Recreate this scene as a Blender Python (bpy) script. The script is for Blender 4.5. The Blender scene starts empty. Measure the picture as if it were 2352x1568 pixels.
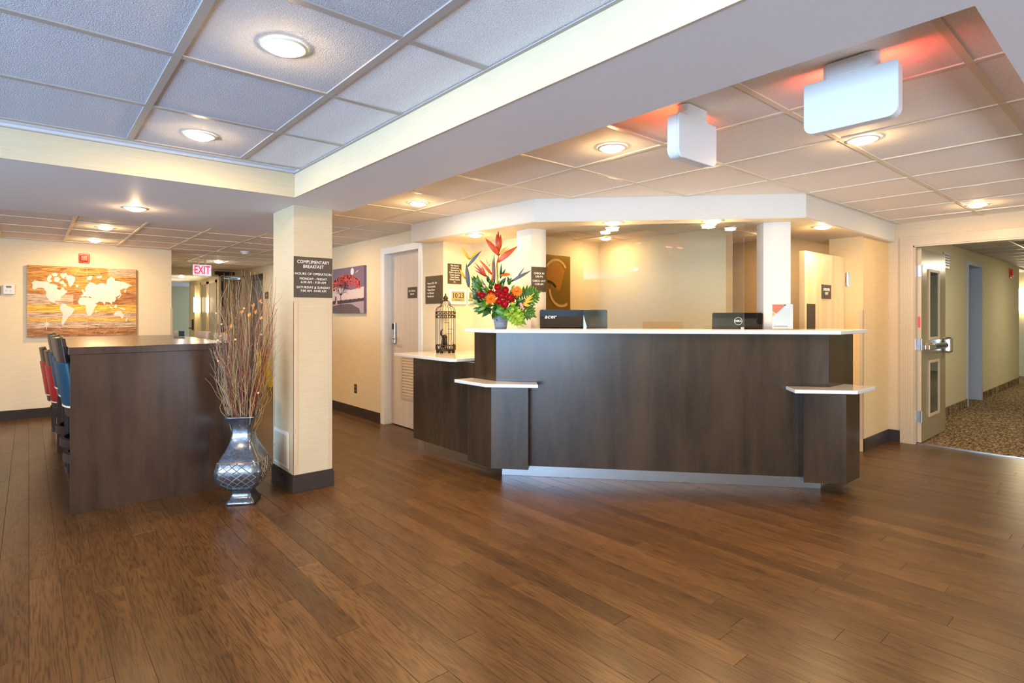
import bpy, bmesh, math, random
from mathutils import Vector, Matrix
C = bpy.context.scene.collection
PI = math.pi
rnd = random.Random(7)
# ------------------------------------------------------------ camera calibration
FP, HY, CX, EYE = 1295.0, 723.5, 1176.0, 1.30
HEAD = math.atan2(CX - 65.8, FP)
fx, fy = math.sin(HEAD), math.cos(HEAD); rx, ry = fy, -fx
cam_d = bpy.data.cameras.new('camera'); cam = bpy.data.objects.new('camera', cam_d); C.objects.link(cam)
cam_d.sensor_width = 36; cam_d.lens = FP / 2352 * 36; cam_d.shift_y = -(784 - HY) / 2352
cam_d.clip_start = 0.05; cam_d.clip_end = 60
cam.location = (0, 0, EYE); cam.rotation_euler = (PI / 2, 0, -HEAD)
sc = bpy.context.scene
sc.camera = cam
sc.view_settings.view_transform = 'Standard'; sc.view_settings.look = 'None'
sc.view_settings.gamma = 1; sc.view_settings.use_curve_mapping = False
sc.view_settings.exposure = EXPOSURE = 0.3
# world: pale daylight outside the windows
w = bpy.data.worlds.new('daylight'); sc.world = w; w.use_nodes = True
w.node_tree.nodes['Background'].inputs[0].default_value = (0.62, 0.80, 1.0, 1)
w.node_tree.nodes['Background'].inputs[1].default_value = 1.0
WINY = (-2.65, -0.75, 1.15, 3.05)
FILL = 0.30
LAMP = 15.5            # watts of one downlight
WIN = 185.0             # watts of one window
def area_light(name, loc, rot, sx, sy, watts, col, parent=None, shape='RECTANGLE'):
    d = bpy.data.lights.new(name, 'AREA'); d.shape = shape; d.size = sx
    if shape in ('RECTANGLE', 'ELLIPSE'): d.size_y = sy
    d.energy = watts; d.color = col
    o = bpy.data.objects.new(name, d); C.objects.link(o); o.location = loc; o.rotation_euler = rot
    if parent: o.parent = parent
    return o
COOL = (0.47, 0.71, 1.0); WARM = (1.0, 0.65, 0.30); WHITE = (1.0, 0.90, 0.76)
# daylight through the big windows of the wall left of and behind the camera
for yy in WINY:
    area_light('window_daylight', (-4.62, yy, 1.05), (0, -PI / 2 - 0.42, 0), 1.8, 1.75, WIN, COOL)
for xx in (3.0, 5.2):      # unseen fill lights added behind the camera, aimed up to brighten the ceilings
    area_light('ceiling_fill', (xx, -3.45, 0.42), (PI / 2 + 0.95, 0, 0), 1.7, 0.9, WIN * FILL, (0.86, 0.90, 1.0))

# ------------------------------------------------------------ measuring helpers (pixel of the 2352x1568 frame -> place)
def ray(px, py):
    u = (px - CX) / FP; return fx + u * rx, fy + u * ry, (HY - py) / FP
def GZ(px, py, z):
    r = ray(px, py); t = (z - EYE) / r[2]; return r[0] * t, r[1] * t
def GX(px, py, X):
    r = ray(px, py); t = X / r[0]; return r[1] * t, EYE + r[2] * t
def GY(px, py, Y):
    r = ray(px, py); t = Y / r[1]; return r[0] * t, EYE + r[2] * t
KX, KY = 2.928, 3.54                       # left corner of the desk plinth
UX, UY = 0.6514, -0.7587                   # along the slanted desk front
NX, NY = -0.7587, -0.6514                  # out of the slanted front
def DP(s, o): return KX + UX * s + NX * o, KY + UY * s + NY * o

# ------------------------------------------------------------ materials
def mat(name, col, rough=0.5, metal=0.0, spec=0.5, emit=None, es=0.0, coat=0.0, trans=0.0, ior=1.45, alpha=None):
    m = bpy.data.materials.new(name); m.use_nodes = True
    b = m.node_tree.nodes['Principled BSDF']
    b.inputs['Base Color'].default_value = (*col, 1); b.inputs['Roughness'].default_value = rough
    b.inputs['Metallic'].default_value = metal; b.inputs['Specular IOR Level'].default_value = spec
    b.inputs['Coat Weight'].default_value = coat; b.inputs['Transmission Weight'].default_value = trans
    b.inputs['IOR'].default_value = ior
    if emit: b.inputs['Emission Color'].default_value = (*emit, 1); b.inputs['Emission Strength'].default_value = es
    return m
def nd(m, t, **k):
    n = m.node_tree.nodes.new(t)
    for a, v in k.items():
        if a in n.inputs.keys() if hasattr(n.inputs, 'keys') else False: n.inputs[a].default_value = v
        else: setattr(n, a, v)
    return n
def lk(m, a, b): m.node_tree.links.new(a, b)
def coords(m, scale, kind='pos', rot=(0, 0, 0), shift=True):
    mp = m.node_tree.nodes.new('ShaderNodeMapping'); mp.inputs['Scale'].default_value = scale; mp.inputs['Rotation'].default_value = rot
    if kind == 'pos': s = m.node_tree.nodes.new('ShaderNodeNewGeometry').outputs['Position']
    else: s = m.node_tree.nodes.new('ShaderNodeTexCoord').outputs['Object']
    lk(m, s, mp.inputs['Vector']); return mp.outputs['Vector']
def noise(m, vec, scale=5, detail=3, rough=0.5, dist=0.0):
    n = m.node_tree.nodes.new('ShaderNodeTexNoise'); n.inputs['Scale'].default_value = scale; n.inputs['Detail'].default_value = detail
    n.inputs['Roughness'].default_value = rough; n.inputs['Distortion'].default_value = dist
    lk(m, vec, n.inputs['Vector']); return n.outputs['Fac']
def ramp(m, fac, stops):
    r = m.node_tree.nodes.new('ShaderNodeValToRGB'); e = r.color_ramp.elements
    while len(e) < len(stops): e.new(0.5)
    for i, (p, c) in enumerate(stops): e[i].position = p; e[i].color = (*c, 1)
    lk(m, fac, r.inputs[0]); return r.outputs[0]
def bump(m, h, st, dist=0.002):
    b = m.node_tree.nodes.new('ShaderNodeBump'); b.inputs['Strength'].default_value = st; b.inputs['Distance'].default_value = dist
    lk(m, h, b.inputs['Height']); lk(m, b.outputs[0], m.node_tree.nodes['Principled BSDF'].inputs['Normal'])
def setcol(m, c): lk(m, c, m.node_tree.nodes['Principled BSDF'].inputs['Base Color'])
def math_n(m, op, a, b=None):
    n = m.node_tree.nodes.new('ShaderNodeMath'); n.operation = op
    for i, v in enumerate((a, b)):
        if v is None: continue
        if isinstance(v, (int, float)): n.inputs[i].default_value = v
        else: lk(m, v, n.inputs[i])
    return n.outputs[0]
def mixc(m, f, a, b, blend='MIX'):
    n = m.node_tree.nodes.new('ShaderNodeMix'); n.data_type = 'RGBA'; n.blend_type = blend
    for idx, v in ((0, f), (6, a), (7, b)):
        if isinstance(v, tuple): n.inputs[idx].default_value = (*v, 1)
        elif isinstance(v, (int, float)): n.inputs[idx].default_value = v
        else: lk(m, v, n.inputs[idx])
    return n.outputs[2]
M = {}
def wallpaper(name, col):
    m = mat(name, col, 0.62, spec=0.3)
    f = noise(m, coords(m, (2.2, 2.2, 95)), 3, 4, 0.6)
    g = noise(m, coords(m, (0.7, 0.7, 0.7)), 1.0, 2)
    dk = tuple(c * 0.91 for c in col); lt = tuple(min(1, c * 1.03) for c in col)
    setcol(m, ramp(m, f, [(0.3, dk), (0.62, lt)]))
    bump(m, f, 0.14, 0.0015); return m
M['wall'] = wallpaper('cream_wallpaper', (0.76, 0.63, 0.43))
M['wall_b'] = wallpaper('beam_wallpaper', (0.58, 0.51, 0.37))
M['wall_col'] = wallpaper('column_wallpaper', (0.58, 0.48, 0.32))
M['paint'] = mat('soffit_paint', (0.76, 0.73, 0.75), 0.55)
_f = noise(M['paint'], coords(M['paint'], (1, 1, 1)), 60, 2); bump(M['paint'], _f, 0.08, 0.002)
M['white_wall'] = mat('bulkhead_paint', (0.64, 0.60, 0.53), 0.5)
M['office_wall'] = wallpaper('office_wallpaper', (0.72, 0.58, 0.36))
M['wall_tan'] = wallpaper('tan_cream_wallpaper', (0.62, 0.47, 0.30))
M['wall_gold'] = wallpaper('warmer_wallpaper', (0.70, 0.50, 0.25))  # wallpaper in a warmer, more saturated colour than the other walls
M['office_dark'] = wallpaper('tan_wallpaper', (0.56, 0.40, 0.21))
M['hall_wall'] = wallpaper('hall_wallpaper', (0.60, 0.54, 0.34))
M['paint_y'] = mat('office_soffit_paint', (0.78, 0.66, 0.46), 0.55)
def tile_mat(name, col, st):
    m = mat(name, col, 0.8, spec=0.2)
    f = noise(m, coords(m, (1, 1, 1)), 190, 3, 0.55, 0.6)
    setcol(m, ramp(m, f, [(0.35, tuple(c * 0.86 for c in col)), (0.6, col)]))
    bump(m, f, st, 0.004); return m
M['tile_front'] = tile_mat('textured_ceiling_tile', (0.90, 0.91, 0.97), 1.0)
M['tile'] = tile_mat('ceiling_tile', (0.88, 0.80, 0.72), 0.25)
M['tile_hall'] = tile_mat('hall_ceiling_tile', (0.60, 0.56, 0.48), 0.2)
M['tee'] = mat('tee_bar_enamel', (0.40, 0.37, 0.36), 0.4)
M['tee_w'] = mat('cream_tee_bar', (0.72, 0.62, 0.48), 0.4)
def darkwood(name, a, b, rough, zs=1.2, hs=26):
    m = mat(name, a, rough, spec=0.5)
    f = noise(m, coords(m, (hs, hs, zs)), 1.0, 6, 0.62, 0.4)
    g = noise(m, coords(m, (2.4, 2.4, 1.0)), 1.6, 4, 0.6)
    fg = math_n(m, 'ADD', math_n(m, 'MULTIPLY', f, 0.55), math_n(m, 'MULTIPLY', g, 0.5))
    setcol(m, ramp(m, fg, [(0.36, a), (0.66, b)])); bump(m, f, 0.08, 0.001); return m
M['desk'] = darkwood('espresso_maple', (0.018, 0.011, 0.007), (0.056, 0.033, 0.017), 0.23, 0.8, 7)
M['table'] = darkwood('walnut_laminate', (0.024, 0.012, 0.008), (0.070, 0.035, 0.019), 0.24, 0.7, 9)
M['table_top'] = darkwood('walnut_top', (0.030, 0.016, 0.012), (0.065, 0.033, 0.022), 0.24)
M['dark_frame'] = darkwood('stool_wood', (0.018, 0.012, 0.010), (0.042, 0.027, 0.022), 0.34)
M['base'] = mat('dark_baseboard', (0.035, 0.024, 0.019), 0.28)
M['quartz'] = mat('white_quartz', (0.70, 0.68, 0.66), 0.12, coat=0.2)
M['alu'] = mat('brushed_aluminium', (0.46, 0.47, 0.50), 0.26, 1.0)
_f = noise(M['alu'], coords(M['alu'], (3, 3, 200)), 1, 3); bump(M['alu'], _f, 0.06, 0.001)
M['chrome'] = mat('chrome', (0.82, 0.84, 0.87), 0.12, 1.0)
M['steel'] = mat('satin_steel', (0.55, 0.57, 0.60), 0.28, 1.0)
M['black'] = mat('black_plastic', (0.012, 0.012, 0.013), 0.25)
M['screen_back'] = mat('gloss_black_back', (0.006, 0.006, 0.007), 0.06)
M['sign'] = mat('brown_sign', (0.055, 0.038, 0.022), 0.35)
M['letter'] = mat('white_lettering', (0.88, 0.85, 0.78), 0.5)
M['white'] = mat('white_plastic', (0.70, 0.72, 0.74), 0.3)
M['trim'] = mat('white_trim_paint', (0.78, 0.77, 0.74), 0.35)
M['trim_tan'] = mat('tan_trim_paint', (0.55, 0.42, 0.27), 0.38)
M['door'] = mat('taupe_door', (0.62, 0.50, 0.40), 0.30)
_f = noise(M['door'], coords(M['door'], (40, 40, 1)), 1, 3); setcol(M['door'], ramp(M['door'], _f, [(0.3, (0.58, 0.47, 0.37)), (0.7, (0.66, 0.54, 0.43))]))
M['door_w'] = mat('maple_door', (0.76, 0.56, 0.30), 0.30)
_f = noise(M['door_w'], coords(M['door_w'], (12, 12, 0.9)), 1, 4); setcol(M['door_w'], ramp(M['door_w'], _f, [(0.3, (0.70, 0.50, 0.25)), (0.7, (0.80, 0.62, 0.36))]))
M['door_steel'] = mat('painted_steel_door', (0.36, 0.29, 0.16), 0.22, 0.25)
M['door_grey'] = mat('grey_door', (0.30, 0.25, 0.18), 0.32)
M['grey_frame'] = mat('grey_frame', (0.16, 0.17, 0.18), 0.4)
M['frame_blue'] = mat('blue_grey_frame', (0.42, 0.45, 0.48), 0.35)
M['red'] = mat('alarm_red', (0.62, 0.035, 0.02), 0.3)
M['lens'] = mat('lamp_lens', (1, 0.95, 0.85), 0.3, emit=(1.0, 0.84, 0.55), es=30)
M['lens_w'] = mat('white_lamp_lens', (1, 1, 1), 0.3, emit=(1.0, 0.95, 0.86), es=14)
M['ring'] = mat('lamp_ring', (0.86, 0.80, 0.70), 0.5)
M['glass'] = mat('clear_glass', (0.97, 1.0, 0.98), 0.0, trans=1.0, ior=1.45)
M['glass_thin'] = M['glass']
M['yellow'] = mat('safety_yellow', (0.85, 0.62, 0.02), 0.4)
M['blue_v'] = mat('blue_vinyl', (0.007, 0.040, 0.066), 0.45, spec=.3)
M['red_v'] = mat('red_vinyl', (0.36, 0.012, 0.014), 0.42)
M['stitch'] = mat('pale_piping', (0.70, 0.55, 0.42), 0.6)
M['taupe_v'] = mat('taupe_vinyl', (0.42, 0.36, 0.31), 0.5)
# floor
m = M['floor'] = mat('oak_plank', (0.2, 0.1, 0.04), 0.31, spec=0.36)
oi = nd(m, 'ShaderNodeObjectInfo').outputs['Random']; isl = nd(m, 'ShaderNodeNewGeometry').outputs['Random Per Island']
rv = math_n(m, 'FRACT', math_n(m, 'ADD', math_n(m, 'MULTIPLY', oi, 7.31), math_n(m, 'MULTIPLY', isl, 3.17)))
geo = nd(m, 'ShaderNodeNewGeometry').outputs['Position']
cmb = nd(m, 'ShaderNodeCombineXYZ'); lk(m, math_n(m, 'MULTIPLY', rv, 13.0), cmb.inputs[0]); lk(m, math_n(m, 'MULTIPLY', rv, 31.0), cmb.inputs[1])
va = nd(m, 'ShaderNodeVectorMath', operation='ADD'); lk(m, geo, va.inputs[0]); lk(m, cmb.outputs[0], va.inputs[1])
mp = nd(m, 'ShaderNodeMapping'); mp.inputs['Scale'].default_value = (1, 0.085, 1); lk(m, va.outputs[0], mp.inputs[0])
n1 = nd(m, 'ShaderNodeTexNoise'); n1.inputs['Scale'].default_value = 5.5; n1.inputs['Detail'].default_value = 3.5; lk(m, mp.outputs[0], n1.inputs[0])
rings = math_n(m, 'SINE', math_n(m, 'MULTIPLY', n1.outputs['Fac'], 190.0))
mp2 = nd(m, 'ShaderNodeMapping'); mp2.inputs['Scale'].default_value = (1, 0.05, 1); lk(m, va.outputs[0], mp2.inputs[0])
n2 = nd(m, 'ShaderNodeTexNoise'); n2.inputs['Scale'].default_value = 150; n2.inputs['Detail'].default_value = 3; lk(m, mp2.outputs[0], n2.inputs[0])
n3 = nd(m, 'ShaderNodeTexNoise'); n3.inputs['Scale'].default_value = 3.2; n3.inputs['Detail'].default_value = 5; n3.inputs['Roughness'].default_value = 0.62; lk(m, mp.outputs[0], n3.inputs[0])
tone = math_n(m, 'ADD', math_n(m, 'MULTIPLY', n3.outputs['Fac'], 1.0), math_n(m, 'MULTIPLY', rv, 0.05))
basec = ramp(m, tone, [(0.34, (0.060, 0.028, 0.009)), (0.52, (0.102, 0.048, 0.015)), (0.74, (0.158, 0.080, 0.027))])
gr = math_n(m, 'ADD', math_n(m, 'MULTIPLY', rings, 0.075), math_n(m, 'MULTIPLY', n2.outputs['Fac'], 0.72))
grc = ramp(m, gr, [(0.22, (0.40, 0.36, 0.34)), (0.40, (1, 1, 1))])
setcol(m, mixc(m, 0.85, basec, grc, 'MULTIPLY')); bump(m, gr, 0.30, 0.0012)
M['underfloor'] = mat('floor_joint', (0.05, 0.026, 0.012), 0.6)
# carpet
m = M['carpet'] = mat('patterned_carpet', (0.15, 0.11, 0.07), 0.95, spec=0.1)
v = coords(m, (1, 1, 1), rot=(0, 0, 0.45))
wv = nd(m, 'ShaderNodeTexWave'); wv.wave_type = 'BANDS'; wv.bands_direction = 'X'; wv.inputs['Scale'].default_value = 5.5; wv.inputs['Distortion'].default_value = 22.0
wv.inputs['Detail'].default_value = 3; wv.inputs['Detail Scale'].default_value = 1.5; lk(m, v, wv.inputs['Vector'])
nn = noise(m, coords(m, (5, 30, 1), rot=(0, 0, 0.5)), 1.6, 4, 0.7)
setcol(m, ramp(m, math_n(m, 'ADD', math_n(m, 'MULTIPLY', wv.outputs['Fac'], 0.30), math_n(m, 'MULTIPLY', nn, 0.85)),
     [(0.35, (0.060, 0.046, 0.034)), (0.60, (0.15, 0.105, 0.065)), (0.76, (0.46, 0.32, 0.15))]))
bump(m, noise(m, coords(m, (1, 1, 1)), 300, 2), 0.4, 0.003)
# vase glaze
m = M['vase'] = mat('pewter_glaze', (0.10, 0.11, 0.125), 0.16, 0.75, coat=0.5)
f = noise(m, coords(m, (1, 1, 1), 'obj'), 55, 5, 0.75)
setcol(m, ramp(m, f, [(0.38, (0.09, 0.095, 0.11)), (0.60, (0.17, 0.19, 0.22)), (0.74, (0.34, 0.37, 0.41))])); bump(m, f, 0.06, 0.002)
M['rib'] = mat('vase_rib', (0.20, 0.17, 0.15), 0.4, 0.3)
m = M['gold'] = mat('bronze_panel', (0.20, 0.12, 0.012), 0.28, 0.6)
M['gold_l'] = mat('gold_ring', (0.55, 0.32, 0.09), 0.4)
M['gold_o'] = mat('amber_fill', (0.34, 0.14, 0.005), 0.35, 0.3)
M['iron'] = mat('bronze_iron', (0.035, 0.022, 0.012), 0.4, 0.6)
M['pot'] = mat('blue_grey_pot', (0.16, 0.19, 0.26), 0.55)
_f = noise(M['pot'], coords(M['pot'], (4, 4, 60), 'obj'), 2, 3); setcol(M['pot'], ramp(M['pot'], _f, [(0.35, (0.12, 0.15, 0.21)), (0.65, (0.24, 0.27, 0.33))]))

# ------------------------------------------------------------ mesh builder
class MB:
    def __init__(s, o=(0, 0, 0)): s.v = []; s.f = []; s.o = Vector(o); s.smooth = False
    def add(s, vs, fs):
        n = len(s.v); s.v += [tuple(Vector(v) - s.o) for v in vs]; s.f += [tuple(i + n for i in f) for f in fs]; return s
    def box(s, x0, x1, y0, y1, z0, z1):
        x0, x1 = sorted((x0, x1)); y0, y1 = sorted((y0, y1)); z0, z1 = sorted((z0, z1))
        return s.add([(x0, y0, z0), (x1, y0, z0), (x1, y1, z0), (x0, y1, z0), (x0, y0, z1), (x1, y0, z1), (x1, y1, z1), (x0, y1, z1)],
                     [(0, 3, 2, 1), (4, 5, 6, 7), (0, 1, 5, 4), (1, 2, 6, 5), (2, 3, 7, 6), (3, 0, 4, 7)])
    def prism(s, poly, z0, z1):
        a = sum(poly[i][0] * poly[(i + 1) % len(poly)][1] - poly[(i + 1) % len(poly)][0] * poly[i][1] for i in range(len(poly)))
        if a < 0: poly = poly[::-1]
        n = len(poly)
        return s.add([(x, y, z0) for x, y in poly] + [(x, y, z1) for x, y in poly],
                     [tuple(range(n))[::-1], tuple(range(n, 2 * n))] + [(i, (i + 1) % n, n + (i + 1) % n, n + i) for i in range(n)])
    def tube(s, pts, r, k=6, r2=None, caps=True):
        pts = [Vector(p) for p in pts]; n = len(pts); vs = []; up = Vector((0, 0, 1)); pu = None
        for i, p in enumerate(pts):
            t = (pts[min(i + 1, n - 1)] - pts[max(i - 1, 0)]).normalized()
            if pu is None:
                pu = t.cross(up)
                if pu.length < 1e-3: pu = t.cross(Vector((1, 0, 0)))
            pu = (pu - t * pu.dot(t))
            if pu.length < 1e-6: pu = t.orthogonal()
            pu.normalize(); q = t.cross(pu)
            rr = r if r2 is None else r + (r2 - r) * i / (n - 1)
            for j in range(k):
                a = 2 * PI * j / k; vs.append(p + pu * math.cos(a) * rr + q * math.sin(a) * rr)
        fs = [(i * k + j, i * k + (j + 1) % k, (i + 1) * k + (j + 1) % k, (i + 1) * k + j) for i in range(n - 1) for j in range(k)]
        if caps: fs += [tuple(range(k))[::-1], tuple(range((n - 1) * k, n * k))]
        return s.add(vs, fs)
    def lathe(s, prof, c=(0, 0), k=20, caps=True):
        vs = [(c[0] + r * math.cos(2 * PI * j / k), c[1] + r * math.sin(2 * PI * j / k), z) for r, z in prof for j in range(k)]; n = len(prof)
        fs = [(i * k + j, i * k + (j + 1) % k, (i + 1) * k + (j + 1) % k, (i + 1) * k + j) for i in range(n - 1) for j in range(k)]
        if caps: fs += [tuple(range(k))[::-1], tuple(range((n - 1) * k, n * k))]
        return s.add(vs, fs)
    def ball(s, c, r, k=8, sq=1.0):
        vs = []; 
        for i in range(1, k // 2 + 1):
            th = PI * i / (k // 2 + 1)
            for j in range(k): vs.append((c[0] + r * math.sin(th) * math.cos(2 * PI * j / k), c[1] + r * math.sin(th) * math.sin(2 * PI * j / k), c[2] + r * sq * math.cos(th)))
        n = k // 2; vs += [(c[0], c[1], c[2] + r * sq), (c[0], c[1], c[2] - r * sq)]
        fs = [(i * k + j, (i + 1) * k + j, (i + 1) * k + (j + 1) % k, i * k + (j + 1) % k) for i in range(n - 1) for j in range(k)]
        fs += [(len(vs) - 2, j, (j + 1) % k) for j in range(k)] + [(len(vs) - 1, (n - 1) * k + (j + 1) % k, (n - 1) * k + j) for j in range(k)]
        return s.add(vs, fs)
    def grid(s, rows, flip=False, thick=None):
        n = len(rows); k = len(rows[0]); vs = [p for r in rows for p in r]
        fs = [(i * k + j, i * k + j + 1, (i + 1) * k + j + 1, (i + 1) * k + j) for i in range(n - 1) for j in range(k - 1)]
        return s.add(vs, fs)
    def xform(s, mtx): s.v = [tuple(mtx @ Vector(v)) for v in s.v]; return s
    def build(s, name, m, parent=None, bevel=0.0, segs=2, smooth=False, solid=0.0, sub=0):
        me = bpy.data.meshes.new(name); me.from_pydata(s.v, [], s.f); me.materials.append(m if not isinstance(m, str) else M[m])
        bm = bmesh.new(); bm.from_mesh(me); bmesh.ops.recalc_face_normals(bm, faces=bm.faces)
        if smooth:
            for f in bm.faces: f.smooth = True
        bm.to_mesh(me); bm.free()
        o = bpy.data.objects.new(name, me); C.objects.link(o)
        if parent is not None: o.parent = parent
        else: o.location = s.o
        if solid: md = o.modifiers.new('solid', 'SOLIDIFY'); md.thickness = solid; md.offset = 0
        if bevel: md = o.modifiers.new('bevel', 'BEVEL'); md.width = bevel; md.segments = segs; md.limit_method = 'ANGLE'
        if sub: md = o.modifiers.new('sub', 'SUBSURF'); md.levels = sub; md.render_levels = sub
        return o
def tag(o, label, cat, group=None, kind=None):
    o['label'] = label; o['category'] = cat
    if group: o['group'] = group
    if kind: o['kind'] = kind
    return o
def empty(name, loc, rz=0.0):
    o = bpy.data.objects.new(name, None); C.objects.link(o); o.location = loc; o.rotation_euler = (0, 0, rz); o.empty_display_size = 0.1; return o
def thing(name, label, cat, loc=(0, 0, 0), rz=0.0, group=None): return tag(empty(name, loc, rz), label, cat, group)
def struct(o): o['kind'] = 'structure'; return o
def copy_tree(o, parent=None):
    c = o.copy(); C.objects.link(c)
    if parent is not None: c.parent = parent
    for ch in list(o.children): copy_tree(ch, c)
    return c
def text(body, size, loc, rz, m, parent, name='lettering', sx=1.0, align='CENTER', sp=1.0, ext=0.0006, bold=0.0, shear=0.0):
    cu = bpy.data.curves.new('t', 'FONT'); cu.body = body; cu.size = size; cu.align_x = align; cu.align_y = 'CENTER'; cu.extrude = ext
    cu.space_line = sp; cu.resolution_u = 2; cu.offset = bold; cu.shear = shear
    t = bpy.data.objects.new('t', cu); C.objects.link(t)
    dg = bpy.context.evaluated_depsgraph_get(); me = bpy.data.meshes.new_from_object(t.evaluated_get(dg)); bpy.data.objects.remove(t)
    me.name = name; me.materials.clear(); me.materials.append(M[m] if isinstance(m, str) else m)
    mt = Matrix.Translation(Vector(loc)) @ Matrix.Rotation(rz, 4, 'Z') @ Matrix.Rotation(PI / 2, 4, 'X') @ Matrix.Diagonal((sx, 1, 1, 1))
    me.transform(mt)
    o = bpy.data.objects.new(name, me); C.objects.link(o); o.parent = parent; return o
FACE_Y, FACE_X = 0.0, -PI / 2              # a plate that faces -Y / -X
def polyface(mb, pts):                     # flat outline in the local x-z plane -> triangles
    from mathutils.geometry import delaunay_2d_cdt
    res = delaunay_2d_cdt([Vector((p[0], p[2])) for p in pts], [], [list(range(len(pts)))], 1, 1e-6)
    mb.add([(v[0], pts[0][1], v[1]) for v in res[0]], [tuple(f) for f in res[2]])
CEIL = 2.232; SOF = 2.105; BULK = 2.05; CEILF = 2.265

# ============================================================ FLOOR
fl = struct(MB().box(-5.2, 6.84, -4.2, 13.0, -0.03, -0.0016).build('floor', 'underfloor'))
PW, PL = 0.1165, 1.22
cells = []; ncol = 0
offs = {}
x = -5.2 + (0.001 + 5.2) % PW - PW
col = 0
while x < 6.84:
    off = rnd.random() * PL; y = -4.2 - off
    while y < 13.0:
        x0, x1, y0, y1 = max(x, -5.2), min(x + PW, 6.84), max(y, -4.2), min(y + PL, 13.0)
        if x1 - x0 > 0.01 and y1 - y0 > 0.03: cells.append((x0, x1, y0, y1))
        y += PL
    x += PW
def score(c):
    xm, ym = (c[0] + c[1]) / 2, (c[2] + c[3]) / 2; d = xm * fx + ym * fy; r = xm * rx + ym * ry
    if d < 1.3 or abs(FP * r / d) > 1240: return 0
    if FP * EYE / d + HY > 1640: return 0
    if 2.95 < xm < 6 and ym > 1.9 + max(0, (4.5 - xm)) : return 0
    return (c[1] - c[0]) * (c[3] - c[2]) / d ** 3
cells.sort(key=score, reverse=True)
full = {}
G = 0.0006
def plank_mb(mb, c, o):
    x0, x1, y0, y1 = c[0] + G, c[1] - G, c[2] + G, c[3] - G; b = 0.0011
    mb.add([(x0, y0, -0.0016), (x1, y0, -0.0016), (x1, y1, -0.0016), (x0, y1, -0.0016), (x0, y0, -b), (x1, y0, -b), (x1, y1, -b), (x0, y1, -b),
            (x0 + b, y0 + b, 0), (x1 - b, y0 + b, 0), (x1 - b, y1 - b, 0), (x0 + b, y1 - b, 0)],
           [(0, 1, 5, 4), (1, 2, 6, 5), (2, 3, 7, 6), (3, 0, 4, 7), (4, 5, 9, 8), (5, 6, 10, 9), (6, 7, 11, 10), (7, 4, 8, 11), (8, 9, 10, 11)])
shared = {}
for i, c in enumerate(cells[:300]):
    key = (round(c[1] - c[0], 4), round(c[3] - c[2], 4))
    if key not in shared:
        mb = MB((c[0], c[2], 0)); plank_mb(mb, c, None); o = mb.build('plank', 'floor', fl); shared[key] = o
    else:
        o = shared[key].copy(); C.objects.link(o)
    o.location = (c[0], c[2], 0)
rest = MB()
for c in cells[300:]: plank_mb(rest, c, None)
rest.build('planking', 'floor', fl)['kind'] = 'stuff'
struct(MB().box(6.84, 17.0, -1.2, 2.3, -0.03, 0.004).build('floor.001', 'carpet'))['label'] = 'brown patterned hallway carpet'
struct(MB().box(6.825, 6.850, -0.5, 1.66, -0.002, 0.007).build('trim_1', 'steel'))

# ============================================================ CEILINGS
def grid_ceiling(name, m_tile, m_tee, xs, ys, z, region, tee_w=0.024, keep=lambda x, y: True, slabs=()):
    """tiles laid in a grid of tee bars under a plain slab"""
    base = MB()
    for s in slabs: base.box(*s, z + 0.02, z + 0.10)
    root = struct(base.build(name, m_tile))
    x0, x1, y0, y1 = region
    gx = [x0] + [x for x in xs if x0 + 0.03 < x < x1 - 0.03] + [x1]; gy = [y0] + [y for y in ys if y0 + 0.03 < y < y1 - 0.03] + [y1]
    sh = {}
    for i in range(len(gx) - 1):
        for j in range(len(gy) - 1):
            a, b, c, d = gx[i], gx[i + 1], gy[j], gy[j + 1]
            if not keep((a + b) / 2, (c + d) / 2): continue
            key = (round(b - a, 3), round(d - c, 3))
            if key not in sh:
                sh[key] = MB((a, c, 0)).box(a + .002, b - .002, c + .002, d - .002, z + 0.004, z + 0.018).build('ceiling_tile', m_tile, root); o = sh[key]
            else: o = sh[key].copy(); C.objects.link(o)
            o.location = (a, c, 0)
    h = tee_w / 2
    for xx in gx[1:-1]:
        segs = [j for j in range(len(gy) - 1) if keep(xx - .1, (gy[j] + gy[j + 1]) / 2) or keep(xx + .1, (gy[j] + gy[j + 1]) / 2)]
        if segs: MB().box(xx - h, xx + h, gy[min(segs)], gy[max(segs) + 1], z - 0.002, z + 0.012).build('tee_bar', m_tee, root)
    for yy in gy[1:-1]:
        segs = [i for i in range(len(gx) - 1) if keep((gx[i] + gx[i + 1]) / 2, yy - .1) or keep((gx[i] + gx[i + 1]) / 2, yy + .1)]
        if segs: MB().box(gx[min(segs)], gx[max(segs) + 1], yy - h, yy + h, z - 0.0015, z + 0.012).build('tee_bar', m_tee, root)
    return root
# raised tray over the seating area
grid_ceiling('ceiling', 'tile_front', 'tee', [1.0 - 0.58 * i for i in range(12)], [3.73 - 0.662 * i for i in range(13)], CEILF,
             (-5.0, 1.385, -4.0, 3.89), 0.030, lambda x, y: x > -2.2 and y > 0.3, slabs=[(-5.0, 1.385, -4.0, 3.89)])
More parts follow.
